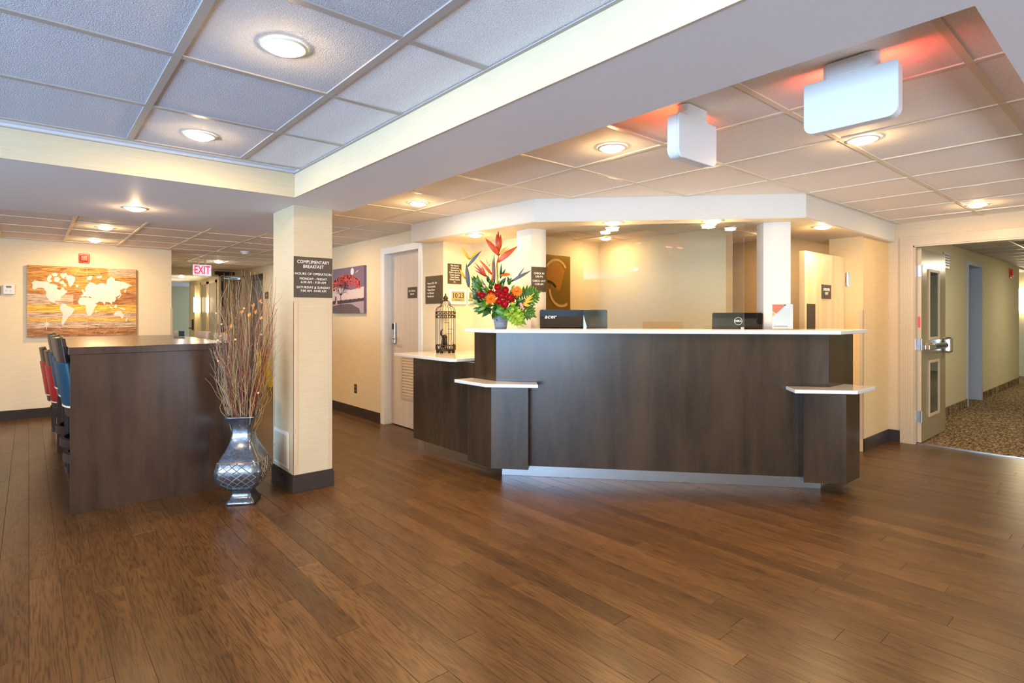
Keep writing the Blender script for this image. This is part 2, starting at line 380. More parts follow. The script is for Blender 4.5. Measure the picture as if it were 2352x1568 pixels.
# main lobby, breakfast corner and back hall
XS = [-3.73, -3.15, -2.57, -1.99, -1.41, -0.83, -0.25, 0.34, 0.91, 1.50, 2.08, 2.64, 3.27, 3.90, 4.525, 5.165, 5.81, 6.44]
YS = [0.48, 1.14, 1.80, 2.46, 3.10, 3.74, 4.41, 5.08, 5.76, 6.43, 7.10, 7.77, 8.43, 9.10, 9.78, 10.45, 11.12, 11.8, 12.45]
grid_ceiling('ceiling.001', 'tile', 'tee_w', XS, YS, CEIL, (1.87, 7.0, 0.33, 12.7), 0.026,
             lambda x, y: (y < 5.8 or x < 3.6) and not (3.15 < x < 3.7 and 3.7 < y < 5.2) and not (x > 3.6 and y > 5.0), slabs=[(1.87, 7.0, 0.33, 12.7)])
grid_ceiling('ceiling.002', 'tile', 'tee_w', XS, YS, CEIL, (-5.0, 1.87, 5.78, 12.7), 0.024,
             lambda x, y: x > -1.5 and (y < 9.4 or x > 1.0), slabs=[(-5.0, 1.87, 5.78, 12.7)])
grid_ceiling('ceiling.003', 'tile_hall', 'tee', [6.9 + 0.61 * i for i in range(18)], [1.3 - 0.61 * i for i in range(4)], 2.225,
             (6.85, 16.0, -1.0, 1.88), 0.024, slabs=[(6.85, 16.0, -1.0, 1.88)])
struct(MB().box(1.9, 3.47, 12.75, 18.5, 2.10, 2.2).build('ceiling.004', 'paint'))
# dropped beams: an L of plain soffit with a papered inner face, and one along the near side of the lobby
struct(MB().box(1.385, 1.87, -4.0, 5.78, SOF, 2.36).box(-5.0, 1.385, 3.89, 5.78, SOF, 2.36).box(1.87, 7.0, -4.0, 0.33, SOF, 2.36).build('ceiling.005', 'paint'))
struct(MB().box(1.379, 1.3855, -4.0, 3.89, SOF - 0.002, CEILF + 0.003).box(-5.0, 1.3855, 3.884, 3.891, SOF - 0.002, CEILF + 0.003).build('trim_2', 'wall_b'))
struct(MB().box(1.362, 1.379, -4.0, 3.872, CEILF - 0.004, CEILF).box(-5.0, 1.379, 3.867, 3.884, CEILF - 0.004, CEILF).build('trim_3', 'tee'))
# bulkhead that follows the desk
BO = [(3.0, 5.10), (3.09, 3.325), (4.54, 1.82), (6.78, 1.845)]
BI = [(6.78, 2.39), (4.80, 2.39), (3.66, 3.50), (3.66, 5.10)]
struct(MB().prism(BO + BI, BULK + 0.004, 2.30).build('ceiling.006', 'white_wall'))
struct(MB().prism([(x + dx, y + dy) for (x, y), (dx, dy) in zip(BO + BI, [(.01, -.01), (.01, .004), (.004, .01), (-.01, .01), (-.01, -.004), (0, -.004), (-.004, 0), (-.004, -.01)])], BULK, BULK + 0.004).build('ceiling.007', 'paint_y'))

# ============================================================ WALLS
struct(MB().box(-5.2, 1.56, 9.35, 9.50, 0, 2.36).box(1.44, 1.56, 9.5, 12.7, 0, 2.36).build('wall_back', 'wall'))
# wall left of the camera, with window openings; wall behind the camera, openings added for the fill lights
wl = MB().box(-5.2, -5.0, -4.2, 9.5, 2.1, 2.36).box(-5.2, -5.0, -4.2, 9.5, 0, 0.15)
for a, b in ((-4.2, -3.6), (4.0, 9.5)): wl.box(-5.2, -5.0, a, b, 0.15, 2.1)
struct(wl.build('wall_left', 'wall'))
wf = MB().box(-5.2, 7.0, -4.2, -4.0, 2.1, 2.36)
for a, b in ((-5.2, 1.9), (4.1, 4.3), (6.3, 7.0)): wf.box(a, b, -4.2, -4.0, 0, 2.1)
struct(wf.build('wall_front', 'wall'))
# electrical-room wall with its door opening
struct(MB().box(3.215, 3.60, 6.10, 8.0, 0, 2.30).box(3.215, 3.60, 4.83, 5.28, 0, 2.30).box(3.215, 3.60, 5.28, 6.10, 2.04, 2.30)
       .box(3.47, 3.60, 8.0, 11.52, 0, 2.36).box(3.47, 3.60, 12.5, 12.8, 0, 2.36).box(3.47, 3.60, 11.52, 12.5, 2.12, 2.36).box(3.40, 3.60, 5.28, 6.10, 0, 2.04).build('wall_right', 'wall'))
struct(MB().box(3.60, 3.70, 4.02, 4.95, 0, 2.30).box(3.70, 7.0, 4.83, 4.95, 0, 2.30).build('wall_office', 'office_wall'))
struct(MB().box(5.63, 5.77, 3.07, 4.83, 0, 2.30).build('wall_office.001', 'office_wall'))
struct(MB().box(7.0, 7.12, 1.88, 4.95, 0, 2.30).build('wall_office.002', 'office_dark'))
struct(MB().box(6.03, 6.78, 1.90, 2.20, 0, 2.30).build('wall_side', 'wall_gold'))
dw = MB().box(6.78, 6.85, 1.682, 2.20, 0, 2.30).box(6.78, 6.85, -0.45, 1.682, 2.0, 2.30).box(6.78, 6.85, -4.2, -0.45, 0, 2.30)
struct(dw.build('wall_side.001', 'wall_tan'))
# hallway beyond the double doors
struct(MB().box(6.85, 10.17, 1.88, 2.0, 0, 2.36).box(11.04, 14.3, 1.88, 2.0, 0, 2.36).box(10.17, 11.04, 1.88, 2.0, 2.081, 2.36)
       .box(14.3, 14.4, 1.88, 3.2, 0, 2.36).box(6.85, 16.0, -1.12, -1.0, 0, 2.36).box(16.0, 16.1, -1.12, 3.2, 0, 2.36).build('wall_hall', 'hall_wall'))
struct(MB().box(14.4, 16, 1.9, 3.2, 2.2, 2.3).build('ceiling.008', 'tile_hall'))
struct(MB().box(14.4, 16, 2.3, 3.2, -0.03, 0.004).build('floor.002', 'carpet'))
hb = MB().box(6.85, 10.13, 1.868, 1.88, 0.004, 0.11).box(11.08, 14.3, 1.868, 1.88, 0.004, 0.11)
struct(hb.build('baseboard_hall', 'carpet'))
# back alcove and its corridor
struct(MB().box(1.56, 1.90, 12.7, 12.8, 0, 2.36).box(1.56, 3.60, 12.7, 12.8, 2.10, 2.36).box(3.40, 3.60, 12.7, 12.8, 0, 2.12).box(2.96, 3.0, 12.7, 12.8, 0, 2.12)
       .build('wall_back.001', 'wall'))
struct(MB().box(1.80, 1.90, 12.8, 18.0, 0, 2.2).box(2.98, 3.08, 12.8, 15.5, 0, 2.2).box(2.98, 3.6, 15.5, 15.6, 0, 2.2).box(1.80, 3.6, 18.0, 18.1, 0, 2.3).build('wall_corridor', 'hall_wall'))
struct(MB().box(1.56, 3.60, 13.0, 18.1, -0.03, 0.0).build('floor.003', 'carpet'))
# lobby column
CX0, CX1, CY0, CY1 = 1.470, 1.760, 4.165, 4.615
struct(MB().box(CX0, CX1, CY0, CY1, 0, SOF).build('wall_column', 'wall_col'))
struct(MB().box(CX0 - .012, CX1 + .012, CY0 - .012, CY1 + .012, 0, 0.115).box(CX0 - .007, CX1 + .007, CY0 - .007, CY1 + .007, 0.115, 0.13).build('baseboard_column', 'base', bevel=0.002))
cg = MB()
for (x, y, sx, sy) in ((CX0, CY0, 1, 1), (CX1, CY0, -1, 1), (CX0, CY1, 1, -1)):
    cg.box(x - .002 * sx, x + .032 * sx, y - .002 * sy, y, 0.13, 1.40).box(x - .002 * sx, x, y - .002 * sy, y + .032 * sy, 0.13, 1.40)
struct(cg.build('trim_4', 'trim_tan'))
# desk columns
def rot_col(name, c, w, d, ang, z0, z1, m='white_wall'):
    pts = []
    for a, b in ((-1, -1), (1, -1), (1, 1), (-1, 1)):
        u, v = a * w / 2, b * d / 2; pts.append((c[0] + u * math.cos(ang) - v * math.sin(ang), c[1] + u * math.sin(ang) + v * math.cos(ang)))
    return struct(MB().prism(pts, z0, z1).build(name, m))
struct(MB().prism([(3.292, 3.590), (3.459, 3.575), (3.48, 3.775), (3.314, 3.80)], 0.0, 2.06).build('wall_column.001', 'white_wall'))
struct(MB().prism([(4.532, 2.148), (4.656, 1.985), (4.79, 2.09), (4.637, 2.255)], 0.0, 2.06).build('wall_column.002', 'white_wall'))
# baseboards
struct(MB().box(-5.0, 1.56, 9.336, 9.35, 0, 0.105).box(-5.0, 1.56, 9.341, 9.35, 0.105, 0.12).build('baseboard_back', 'base'))
struct(MB().box(3.201, 3.215, 6.19, 8.0, 0, 0.105).box(3.206, 3.215, 6.19, 8.0, 0.105, 0.12).box(3.456, 3.47, 8.0, 11.45, 0, 0.12).build('baseboard_right', 'base'))
struct(MB().box(6.03, 6.78, 1.886, 1.90, 0, 0.105).box(6.03, 6.78, 1.891, 1.90, 0.105, 0.12).box(6.766, 6.78, 1.79, 1.90, 0, 0.12).build('baseboard_side', 'base'))
struct(MB().box(6.028, 6.03, 1.898, 1.93, 0.12, 1.35).box(6.028, 6.06, 1.898, 1.90, 0.12, 1.35).build('trim_5', 'trim_tan'))
struct(MB().box(1.545, 1.572, 9.34, 9.40, 0.12, 1.4).build('trim_6', 'trim_tan'))

# ============================================================ RECESSED LIGHTS
def downlight(px, py, z, label, group, m='lens', r=0.062, watts=None, col=WARM, xy=None):
    x, y = xy or GZ(px, py, z)
    t = thing('recessed_light', label, 'ceiling light', (x, y, z), 0, group)
    MB().lathe([(r, -0.001), (r + .004, -0.006), (r + .016, -0.005), (r + .018, 0.0)], k=28, caps=False).build('trim_ring', 'ring', t, smooth=True)
    MB().lathe([(0.0005, -0.024), (r * .5, -0.022), (r * .85, -0.014), (r, -0.001)], k=28, caps=False).build('lens', m, t, smooth=True)
    if watts is None: watts = LAMP
    if watts:
        area_light('lamp', (0, 0, -0.026), (0, 0, 0), r * 1.7, 0, watts * .72, col, t, 'DISK')
        pl = bpy.data.lights.new('lamp', 'POINT'); pl.energy = watts * .20; pl.color = col; pl.shadow_soft_size = .005
        po = bpy.data.objects.new('lamp', pl); C.objects.link(po); po.parent = t; po.location = (0, 0, -0.031)
    return t
FT = 'recessed lights in the raised textured ceiling'
downlight(655, 107, CEILF, 'round recessed light nearest the camera, in the raised textured ceiling', FT, xy=(0.70, 2.075))
downlight(459, 311, CEILF, 'round recessed light by the papered beam face, in the raised textured ceiling', FT)
downlight(311, 478, SOF, 'round recessed light in the plain soffit left of the column', 'recessed lights in the plain soffit')
FL = 'recessed lights over the breakfast corner'
downlight(242, 523, CEIL, 'recessed light over the breakfast corner, just behind the plain soffit', FL, watts=LAMP * 1.5)
downlight(218, 552, CEIL, 'recessed light closest to the wall above the red alarm', FL, watts=LAMP * 1.5)
downlight(502, 601, CEIL, 'white recessed light in the tiled ceiling right of the EXIT sign', 'white lights of the back hall', 'lens_w', col=WHITE, watts=LAMP)
downlight(423, 628, 2.10, 'white recessed light in the low corridor ceiling left of the EXIT sign', 'white lights of the back hall', 'lens_w', col=WHITE, watts=LAMP * .7, xy=(2.40, 13.3))
RL = 'recessed lights in the lobby tile ceiling'
downlight(1406, 339, CEIL, 'lobby recessed light left of the small white sign box', RL)
downlight(1982, 320, CEIL, 'lobby recessed light just under the wide white sign box', RL)
downlight(2245, 470, CEIL, 'lobby recessed light in front of the hallway doors', RL)
downlight(960, 467, CEIL, 'lobby recessed light behind the beam, above the electrical room door', RL)
BL = 'recessed lights in the bulkhead over the desk'
downlight(1091, 539, BULK, 'bulkhead light above the birdcage and the flowers', BL)
downlight(1408, 511, BULK, 'bulkhead light over the widescreen monitor with grey lettering', BL)
downlight(1637, 507, BULK, 'bulkhead light over the monitor with the round emblem', BL)
downlight(1890, 520, BULK, 'bulkhead light in front of the employees door', BL)
downlight(1391, 547, CEIL, 'recessed light in the office ceiling in front of the bronze panel', 'office ceiling lights', watts=LAMP * .45)
for xy in ((6.4, 3.0),): downlight(0, 0, CEIL, 'office recessed light over the passage behind the wall', 'office ceiling lights', xy=xy, watts=LAMP * 0.5)
downlight(0, 0, 2.225, 'hallway recessed light above the carpet', 'hallway ceiling lights', 'lens_w', xy=(8.8, 0.5), watts=LAMP * 1.8, col=(1.0, 0.88, 0.66))
downlight(0, 0, 2.225, 'hallway recessed light at the far end', 'hallway ceiling lights', 'lens_w', xy=(12.6, 0.4), watts=LAMP * 2.2, col=(1.0, 0.88, 0.66))
for xy in ((0.7, 0.7), (-1.4, 2.07), (-1.4, 0.0), (0.7, -1.6), (-1.4, -2.2), (-3.4, 1.0)):  # out-of-view downlights, kept because they light the room
    downlight(0, 0, CEILF, 'unseen round recessed light of the raised ceiling beside and behind the camera', FT, xy=xy)
for xy in ((-1.6, 7.6), (-3.2, 7.6)): downlight(0, 0, CEIL, 'unseen recessed light over the far end of the breakfast room', FL, xy=xy)  # unseen as well, there for the light they give
downlight(0, 0, CEIL, 'lobby recessed light hidden behind the column', RL, xy=(2.41, 6.6))

# thin clear acrylic / glass: transparent with a fresnel reflection
def thin_glass(name, tint, rough=0.0):
    m = bpy.data.materials.new(name); m.use_nodes = True; nt = m.node_tree; nt.nodes.clear()
    out = nt.nodes.new('ShaderNodeOutputMaterial'); mx = nt.nodes.new('ShaderNodeMixShader'); tr = nt.nodes.new('ShaderNodeBsdfTransparent')
    gl = nt.nodes.new('ShaderNodeBsdfGlossy'); fr = nt.nodes.new('ShaderNodeFresnel'); fr.inputs[0].default_value = 1.5
    tr.inputs[0].default_value = (*tint, 1); gl.inputs['Roughness'].default_value = rough
    nt.links.new(fr.outputs[0], mx.inputs[0]); nt.links.new(tr.outputs[0], mx.inputs[1]); nt.links.new(gl.outputs[0], mx.inputs[2]); nt.links.new(mx.outputs[0], out.inputs[0])
    return m
M['glass'] = thin_glass('thin_glass', (0.97, 0.985, 0.97))
# ============================================================ WINDOWS behind the camera (light the room)
for i, yy in enumerate(WINY):
    f = MB(); f.box(-5.14, -5.06, yy - .95, yy - .89, .15, 2.1).box(-5.14, -5.06, yy + .89, yy + .95, .15, 2.1).box(-5.14, -5.06, yy - .89, yy + .89, .15, .21).box(-5.14, -5.06, yy - .89, yy + .89, 2.04, 2.1)
    wn = struct(f.build('window_%d' % (i + 1), 'trim')); MB().box(-5.104, -5.10, yy - .89, yy + .89, .21, 2.04).build('pane', 'glass', wn)

for i, (xa, xb) in enumerate(((1.9, 4.1), (4.3, 6.3))):  # unseen glazing added in the front wall to go with the fill lights
    f = MB()
    for a in (xa, xb - .06, (xa + xb) / 2 - .03): f.box(a, a + .06, -4.13, -4.07, 0, 2.1)
    f.box(xa, xb, -4.13, -4.07, 0, .06).box(xa, xb, -4.13, -4.07, 2.04, 2.1)
    wn = struct(f.build('window_%d' % (i + 5), 'trim')); MB().box(xa + .06, xb - .06, -4.104, -4.10, .06, 2.04).build('pane', 'glass', wn)
# ============================================================ RECEPTION DESK
desk = thing('reception_desk', 'long dark-stained reception desk with slanted front and a metal plinth', 'desk', (3.7, 2.6, 0))
O = (3.7, 2.6, 0)
A, B, Cc, D = (2.865, 3.83), (2.865, 3.537), (4.493, 1.641), (4.984, 1.641)
a, b, c, d = (2.925, 3.83), (2.925, 3.56), (4.52, 1.70), (4.984, 1.70)
MB(O).prism([A, B, b, a], .095, 1.157).build('end_panel', 'desk', desk)
MB(O).prism([B, Cc, c, b], .095, 1.157).build('front_panel', 'desk', desk)
MB(O).prism([Cc, D, d, c], .095, 1.157).build('end_panel', 'desk', desk)
MB(O).box(2.86, 2.92, 3.831, 4.82, .10, .896).box(2.92, 3.20, 4.76, 4.82, .10, .896).build('low_side_panel', 'desk', desk)
MB(O).prism([(2.768, 3.80), (2.768, 3.481), DP(.234, .16), DP(.234, .05), (2.8645, 3.5365), (2.8645, 3.80)], .092, .742).build('corner_pier', 'desk', desk, bevel=.0015, segs=1)
MB(O).prism([DP(2.249, .05), DP(2.249, .16), DP(2.536, .16), (4.73, DP(2.536, .16)[1]), (4.73, 1.6405), (4.494, 1.6405)], .085, .742).build('corner_pier', 'desk', desk, bevel=.0015, segs=1)
MB(O).prism([(2.905, 4.70), (2.928, 3.54), (4.506, 1.702), (4.95, 1.705), (4.95, 1.75), (4.53, 1.75), (2.965, 3.56), (2.955, 4.70)], 0.0, .10).build('plinth', 'alu', desk, bevel=.001, segs=1)
MB(O).prism([(2.93, 3.99), (2.93, 3.57), (4.53, 1.71), (4.984, 1.71), (4.984, 1.95), (5.05, 2.0), (4.98, 2.35), (4.72, 2.35), (3.5, 3.75), (3.5, 3.98)], .73, .76).build('work_surface', 'desk', desk)
MB(O).box(2.93, 3.2, 4.03, 4.75, .1, .89).build('cupboard_body', 'desk', desk)
def slab(poly, z0, z1, label, name='counter_top'):
    o = MB((poly[0][0], poly[0][1], z0)).prism(poly, z0, z1).build(name, 'quartz', bevel=.004, segs=2); tag(o, label, 'counter top'); return o
slab([(2.80, 3.88), (2.80, 3.48), (2.83, 3.455), (4.485, 1.555), (5.06, 1.56), (5.06, 1.90), (4.66, 1.92), (3.125, 3.70), (3.125, 3.88)], 1.158, 1.188, 'long white stone counter top on the tall front of the reception desk')
slab([(2.745, 5.0), (2.745, 4.03), (2.79, 3.985), (3.60, 3.985), (3.60, 4.828), (3.214, 4.828), (3.214, 5.0)], .897, .925, 'white stone top of the low counter under the birdcage')
slab([(2.675, 3.855), (2.675, 3.44), (2.95, 3.135), (3.065, 3.275), (2.8635, 3.5365), (2.8635, 3.855)], .743, .769, 'small white angled shelf on the corner pier below the flowers', 'corner_shelf')
slab([(4.305, 1.872), (4.14, 1.735), (4.42, 1.425), (4.79, 1.425), (4.79, 1.6395), (4.4925, 1.6395)], .743, .769, 'small white angled shelf on the corner pier at the right end', 'corner_shelf')

def GD(px, py, o):
    r = ray(px, py); t = (KX * NX + KY * NY + o) / (r[0] * NX + r[1] * NY); X, Y = r[0] * t, r[1] * t
    return (X - KX) * UX + (Y - KY) * UY, EYE + r[2] * t
DROT = math.atan2(UY, UX)
# glass sneeze guard with a pass-through slot
s0, s1 = GD(1340, 600, -.235)[0], GD(1709, 600, -.235)[0]; n0, n1 = GD(1476, 740, -.235)[0], GD(1569, 740, -.235)[0]
gx, gy = DP(s0, -.235); gz = 1.188
gs = thing('glass_screen', 'clear glass screen with a low pass-through slot on the desk counter', 'screen', (gx, gy, gz), DROT)
W, Ht = s1 - s0, 2.042 - gz; a0, a1 = n0 - s0, n1 - s0
prof = [(0, 0), (a0, 0), (a0, .058), (a1, .058), (a1, 0), (W, 0), (W, Ht), (0, Ht)]
mb = MB(); n = len(prof)
fr = []; 
for yy in (-.003, .003):
    t = MB(); polyface(t, [(x, yy, z) for x, z in prof]); mb.add(t.v, t.f)
mb.build('pane', 'glass', gs)
e = MB()
for i in range(n):
    (x, z), (x2, z2) = prof[i], prof[(i + 1) % n]; e.add([(x, -.003, z), (x2, -.003, z2), (x2, .003, z2), (x, .003, z)], [(0, 1, 2, 3)])
M['glass_edge'] = mat('polished_glass_edge', (0.55, 0.66, 0.55), 0.2)
M['glass_edge'].node_tree.nodes['Principled BSDF'].inputs['Alpha'].default_value = 0.55
e.build('edge', 'glass_edge', gs)
for x in (.012, W - .012): MB().box(x - .012, x + .012, -.01, .01, 0, .016).build('clamp', 'steel', gs, bevel=.002)

# monitors standing on the work surface behind the counter
def monitor(px0, px1, ytop, o, tilt, label, draw, hgt, curve):
    sa, zt = GD(px0, ytop, o); sb, _ = GD(px1, ytop, o); w_ = sb - sa; x, y = DP((sa + sb) / 2, o)
    t = thing('monitor', label, 'monitor', (x, y, .76), DROT)
    top = zt - .76; bot = top - hgt
    def T(v): return Matrix.Translation((0, 0, top)) @ Matrix.Rotation(tilt, 4, 'X') @ Vector(v)
    mb = MB(); r = .012; pts = []
    for cx_, cz_, a0_ in ((w_ / 2 - r, -r, 0), (-w_ / 2 + r, -r, 90), (-w_ / 2 + r, -hgt + r, 180), (w_ / 2 - r, -hgt + r, 270)):
        for k in range(4): an = math.radians(a0_ + 30 * k); pts.append((cx_ + r * math.cos(an), cz_ + r * math.sin(an)))
    nn = len(pts)
    mb.add([T((p[0], -.014, p[1])) for p in pts] + [T((p[0] * .995, .014, p[1])) for p in pts], [tuple(range(nn)), tuple(range(nn, 2 * nn))[::-1]] + [(i, (i + 1) % nn, nn + (i + 1) % nn, nn + i) for i in range(nn)])
    mb.build('case', 'screen_back', t)
    MB().box(-w_ * .32, w_ * .32, -.018, -.014, top - hgt * .85, top - hgt * .6).xform(Matrix()).build('vent_ridge', 'black', t, bevel=.003) if curve else None
    MB().add([T((-w_ / 2 + .015, .0145, -.018)), T((w_ / 2 - .015, .0145, -.018)), T((w_ / 2 - .015, .0145, -hgt + .02)), T((-w_ / 2 + .015, .0145, -hgt + .02))], [(0, 1, 2, 3)]).build('display', 'black', t)
    MB().box(-.03, .03, .01, .04, .012, top - hgt * .4).build('stand', 'black', t, bevel=.004)
    MB().lathe([(.11, 0), (.11, .008), (.04, .014)], (0, .03), 20).build('stand_base', 'black', t)
    draw(t, w_, top, T); return t
def lg1(t, w_, top, T):
    o = text('acer', .050, (0, 0, 0), 0, 'logo_grey', t, 'logo', sx=1.15, bold=.0006, shear=.25)
    o.location = (-w_ / 2 + .090, -.0155, top - .060)
M['logo_grey'] = mat('logo_grey', (.62, .62, .62), .3)
def lg2(t, w_, top, T):
    o = text('DELL', .022, (0, 0, 0), 0, 'letter', t, 'logo', sx=1.15, bold=.0012); o.location = (.005, -.0165, top - .068)
    mb = MB(); pts = [(.005 + .030 * math.cos(2 * PI * i / 24), -.0165, top - .068 + .030 * math.sin(2 * PI * i / 24)) for i in range(25)]
    mb.tube(pts, .0021, 4, caps=False).build('logo_ring', 'letter', t)
monitor(1240, 1395, 711, -.285, math.radians(7), 'wide glossy black monitor seen from behind, with slanted grey lettering', lg1, .32, False)
monitor(1636, 1751, 718, -.290, math.radians(6), 'smaller black monitor seen from behind, with a round white emblem', lg2, .30, True)
x, y = DP(GD(1626, 755, -.45)[0], -.45)
t = thing('card_terminal', 'small black card terminal left of the monitor with the round emblem', 'card terminal', (x, y, .76), DROT)
MB().box(-.03, .03, -.05, .05, .33, .425).build('body', 'black', t, bevel=.006); MB().box(-.01, .01, -.01, .01, 0, .33).build('stand', 'steel', t)

# flyer in an acrylic holder
sa, _ = GD(1774, 720, -.06); sb, _ = GD(1821, 720, -.06); w_ = sb - sa; x, y = DP((sa + sb) / 2, -.06); hh = .198
t = thing('flyer_holder', 'acrylic holder with an orange and white flyer on the counter', 'flyer holder', (x, y, 1.188), DROT - .12)
MB().box(-w_ / 2, w_ / 2, -.002, 0, 0, hh).box(-w_ / 2, w_ / 2, .006, .008, 0, hh).box(-w_ / 2, w_ / 2, -.002, .06, 0, .002).build('holder', 'glass', t)
M['paper'] = mat('paper', (.78, .74, .72), .5); M['orange_p'] = mat('print_orange', (.80, .16, .05), .5); M['navy_p'] = mat('print_navy', (.06, .06, .16), .5); M['amber_p'] = mat('print_amber', (.86, .42, .10), .5)
M['grey_p'] = mat('print_grey', (.14, .12, .12), .5)
MB().box(-w_ / 2 + .002, w_ / 2 - .002, .002, .0035, .003, hh - .002).build('flyer', 'paper', t)
def flat(name, m, pts, yy=.0015): mb = MB(); polyface(mb, [(-w_ / 2 + w_ * u, yy, hh * v) for u, v in pts]); return mb.build(name, m, t)
flat('print', 'orange_p', [(.02, .98), (.48, .98), (.58, .90), (.20, .62), (.02, .72)]); flat('print', 'navy_p', [(.50, .98), (.70, .98), (.60, .91)])
flat('print', 'amber_p', [(.02, .70), (.16, .60), (.02, .50)]); flat('print', 'amber_p', [(.02, .01), (.98, .01), (.98, .035), (.02, .035)])
for i in range(11): flat('print', 'grey_p', [(.09 + i * .06, .12), (.13 + i * .06, .12), (.13 + i * .06, .15), (.09 + i * .06, .15)])

# ============================================================ SIGNS
def sign(name, label, faces, loc, w, h, lines, th=.006, m='sign', group=None):
    """faces 'Y' (looks to -Y) or 'X' (looks to -X) or an angle; loc = centre of the back, lines = (text, size, dz, sx)"""
    rz = {'Y': 0.0, 'X': -PI / 2}.get(faces, faces)
    t = thing(name, label, 'sign', loc, rz, group)
    MB().box(-w / 2, w / 2, -th, 0, -h / 2, h / 2).build('board', m, t, bevel=.001, segs=1)
    for L in lines:
        o = text(L[0], L[1], (L[4] if len(L) > 4 else 0, -th - .0004, L[2]), 0, L[5] if len(L) > 5 else 'letter', t, sx=L[3], align='LEFT' if len(L) > 4 else 'CENTER', bold=.0)
    return t
# breakfast hours on the column
xa, za = GY(674, 588, CY0); xb, zb = GY(763, 684, CY0)
sign('sign', 'brown square sign with complimentary breakfast hours on the column', 'Y', ((xa + xb) / 2, CY0 - .001, (za + zb) / 2), xb - xa, za - zb,
     [('COMPLIMENTARY', .035, .112, .86), ('BREAKFAST', .035, .078, .86), ('HOURS OF OPERATION', .024, .024, 1.08), ('MONDAY - FRIDAY', .024, -.012, 1.0),
      ('6:30 AM - 9:30 AM', .024, -.038, 1.02), ('SATURDAY & SUNDAY', .024, -.076, 1.04), ('7:00 AM -10:00 AM', .024, -.102, 1.02)], .004)
# check in / out on the desk column
e0 = Vector((3.292, 3.590, 0)); e1 = Vector((3.459, 3.575, 0)); cr = math.atan2(e1.y - e0.y, e1.x - e0.x)
dm = ((e0 + e1) / 2); dd = dm.x * fx + dm.y * fy; zt = EYE + (HY - 613) / FP * dd; zb = EYE + (HY - 670) / FP * dd
sign('sign', 'brown check in and check out times sign on the white desk column', cr, (dm.x, dm.y - .001, (zt + zb) / 2), .158, zt - zb,
     [('CHECK IN', .025, .052, 1.0), ('3:00 PM', .025, .024, 1.0), ('CHECK OUT', .025, -.014, 1.0), ('11:00 AM', .025, -.042, 1.0)])
sign('sign', 'tall brown sign listing rooms and laundry beside the electrical room door', 'X', (3.214, (4.831 + 5.164) / 2, 1.565), .325, .29,
     [('\u2022 Rooms 120 - 144', .030, .068, .82, -.13), ('\u2022 Guest Laundry', .030, .034, .82, -.13), ('\u2022 Fitness Room', .030, 0, .82, -.13), ('\u2022 Ice Machine', .030, -.034, .82, -.13), ('\u2022 Boardroom', .030, -.068, .82, -.13)])
sign('sign', 'small brown ownership notice above the digital clocks', 'Y', (3.353, 4.829, 1.728), .172, .208,
     [('This Hotel is', .023, .084, .9), ('Owned and', .023, .060, .9), ('Operated by', .023, .036, .9), ('2225251 Ontario Inc.', .021, .012, .78), ('Under License', .023, -.012, .9), ('from Choice', .023, -.036, .9), ('Hotels Canada', .023, -.060, .9), ('Inc.', .023, -.084, .9)])
# bronze emblem panel in the office
t = thing('emblem_panel', 'tall bronze panel with a gold ring emblem on the office wall', 'sign', (4.66, 4.829, 1.69))
PW_, PH = .82, .66
MB().box(-PW_ / 2, PW_ / 2, -.02, 0, -PH / 2, PH / 2).build('board', 'gold', t, bevel=.002)
cx_, cz_ = .17, .02
def arc(mb, cx, cz, R, a0, a1, wd, y0, y1, k=20, ex=1.0):
    pts = [(a0 + (a1 - a0) * i / k) for i in range(k + 1)]; n0 = len(mb.v); vs = []
    for an in pts:
        an = math.radians(an)
        for rr, yy in ((R - wd / 2, y0), (R + wd / 2, y0), (R + wd / 2, y1), (R - wd / 2, y1)): vs.append((cx + rr * ex * math.cos(an), yy, cz + rr * math.sin(an)))
    fs = [(i * 4 + j, i * 4 + (j + 1) % 4, (i + 1) * 4 + (j + 1) % 4, (i + 1) * 4 + j) for i in range(k) for j in range(4)] + [(0, 1, 2, 3), (k * 4 + 3, k * 4 + 2, k * 4 + 1, k * 4)]
    return mb.add(vs, fs)
arc(MB(), .16, .10, .175, 28, 150, .03, -.021, -.026, ex=1.05).build('ring', 'gold_l', t)
arc(MB(), .25, -.08, .20, 180, 300, .032, -.021, -.026, ex=1.0).build('ring', 'gold_l', t)
mb = MB(); polyface(mb, [(.16 + .165 * math.cos(math.radians(q)), -.0212, .10 + .165 * math.sin(math.radians(q))) for q in range(20, 200, 8)] + [(.10, -.0212, -.06), (.22, -.0212, -.10)]); mb.build('amber_disc', 'gold_o', t)
arc(MB(), .02, -.16, .17, 38, 90, .03, -.0214, -.025).build('dark_arc', 'iron', t)

# ============================================================ ELECTRICAL ROOM DOOR
MB1 = MB()
MB1.box(3.203, 3.399, 6.07, 6.155, 0, 2.095).box(3.203, 3.399, 5.225, 5.30, 0, 2.095).box(3.203, 3.399, 5.30, 6.07, 2.02, 2.095)
MB1.box(3.346, 3.399, 6.055, 6.07, 0, 2.02)
struct(MB1.build('trim_7', 'trim', bevel=.002, segs=1))
dr = struct(MB((3.30, 5.69, 0)).box(3.30, 3.345, 5.30, 6.07, .012, 2.02).build('door_1', 'door'))
dr['label'] = 'taupe electrical room door with a louvre near the floor'
Od = (3.30, 5.69, 0)
mb = MB(Od)
ly0, ly1, lz0, lz1 = 5.36, 5.80, .36, .80
mb.box(3.292, 3.30, ly0, ly1, lz0 - .03, lz0).box(3.292, 3.30, ly0, ly1, lz1, lz1 + .03).box(3.292, 3.30, ly1, ly1 + .03, lz0 - .03, lz1 + .03).box(3.292, 3.30, ly0 - .03, ly0, lz0 - .03, lz1 + .03)
mb.build('louvre_frame', 'trim_tan', dr, bevel=.0015, segs=1)
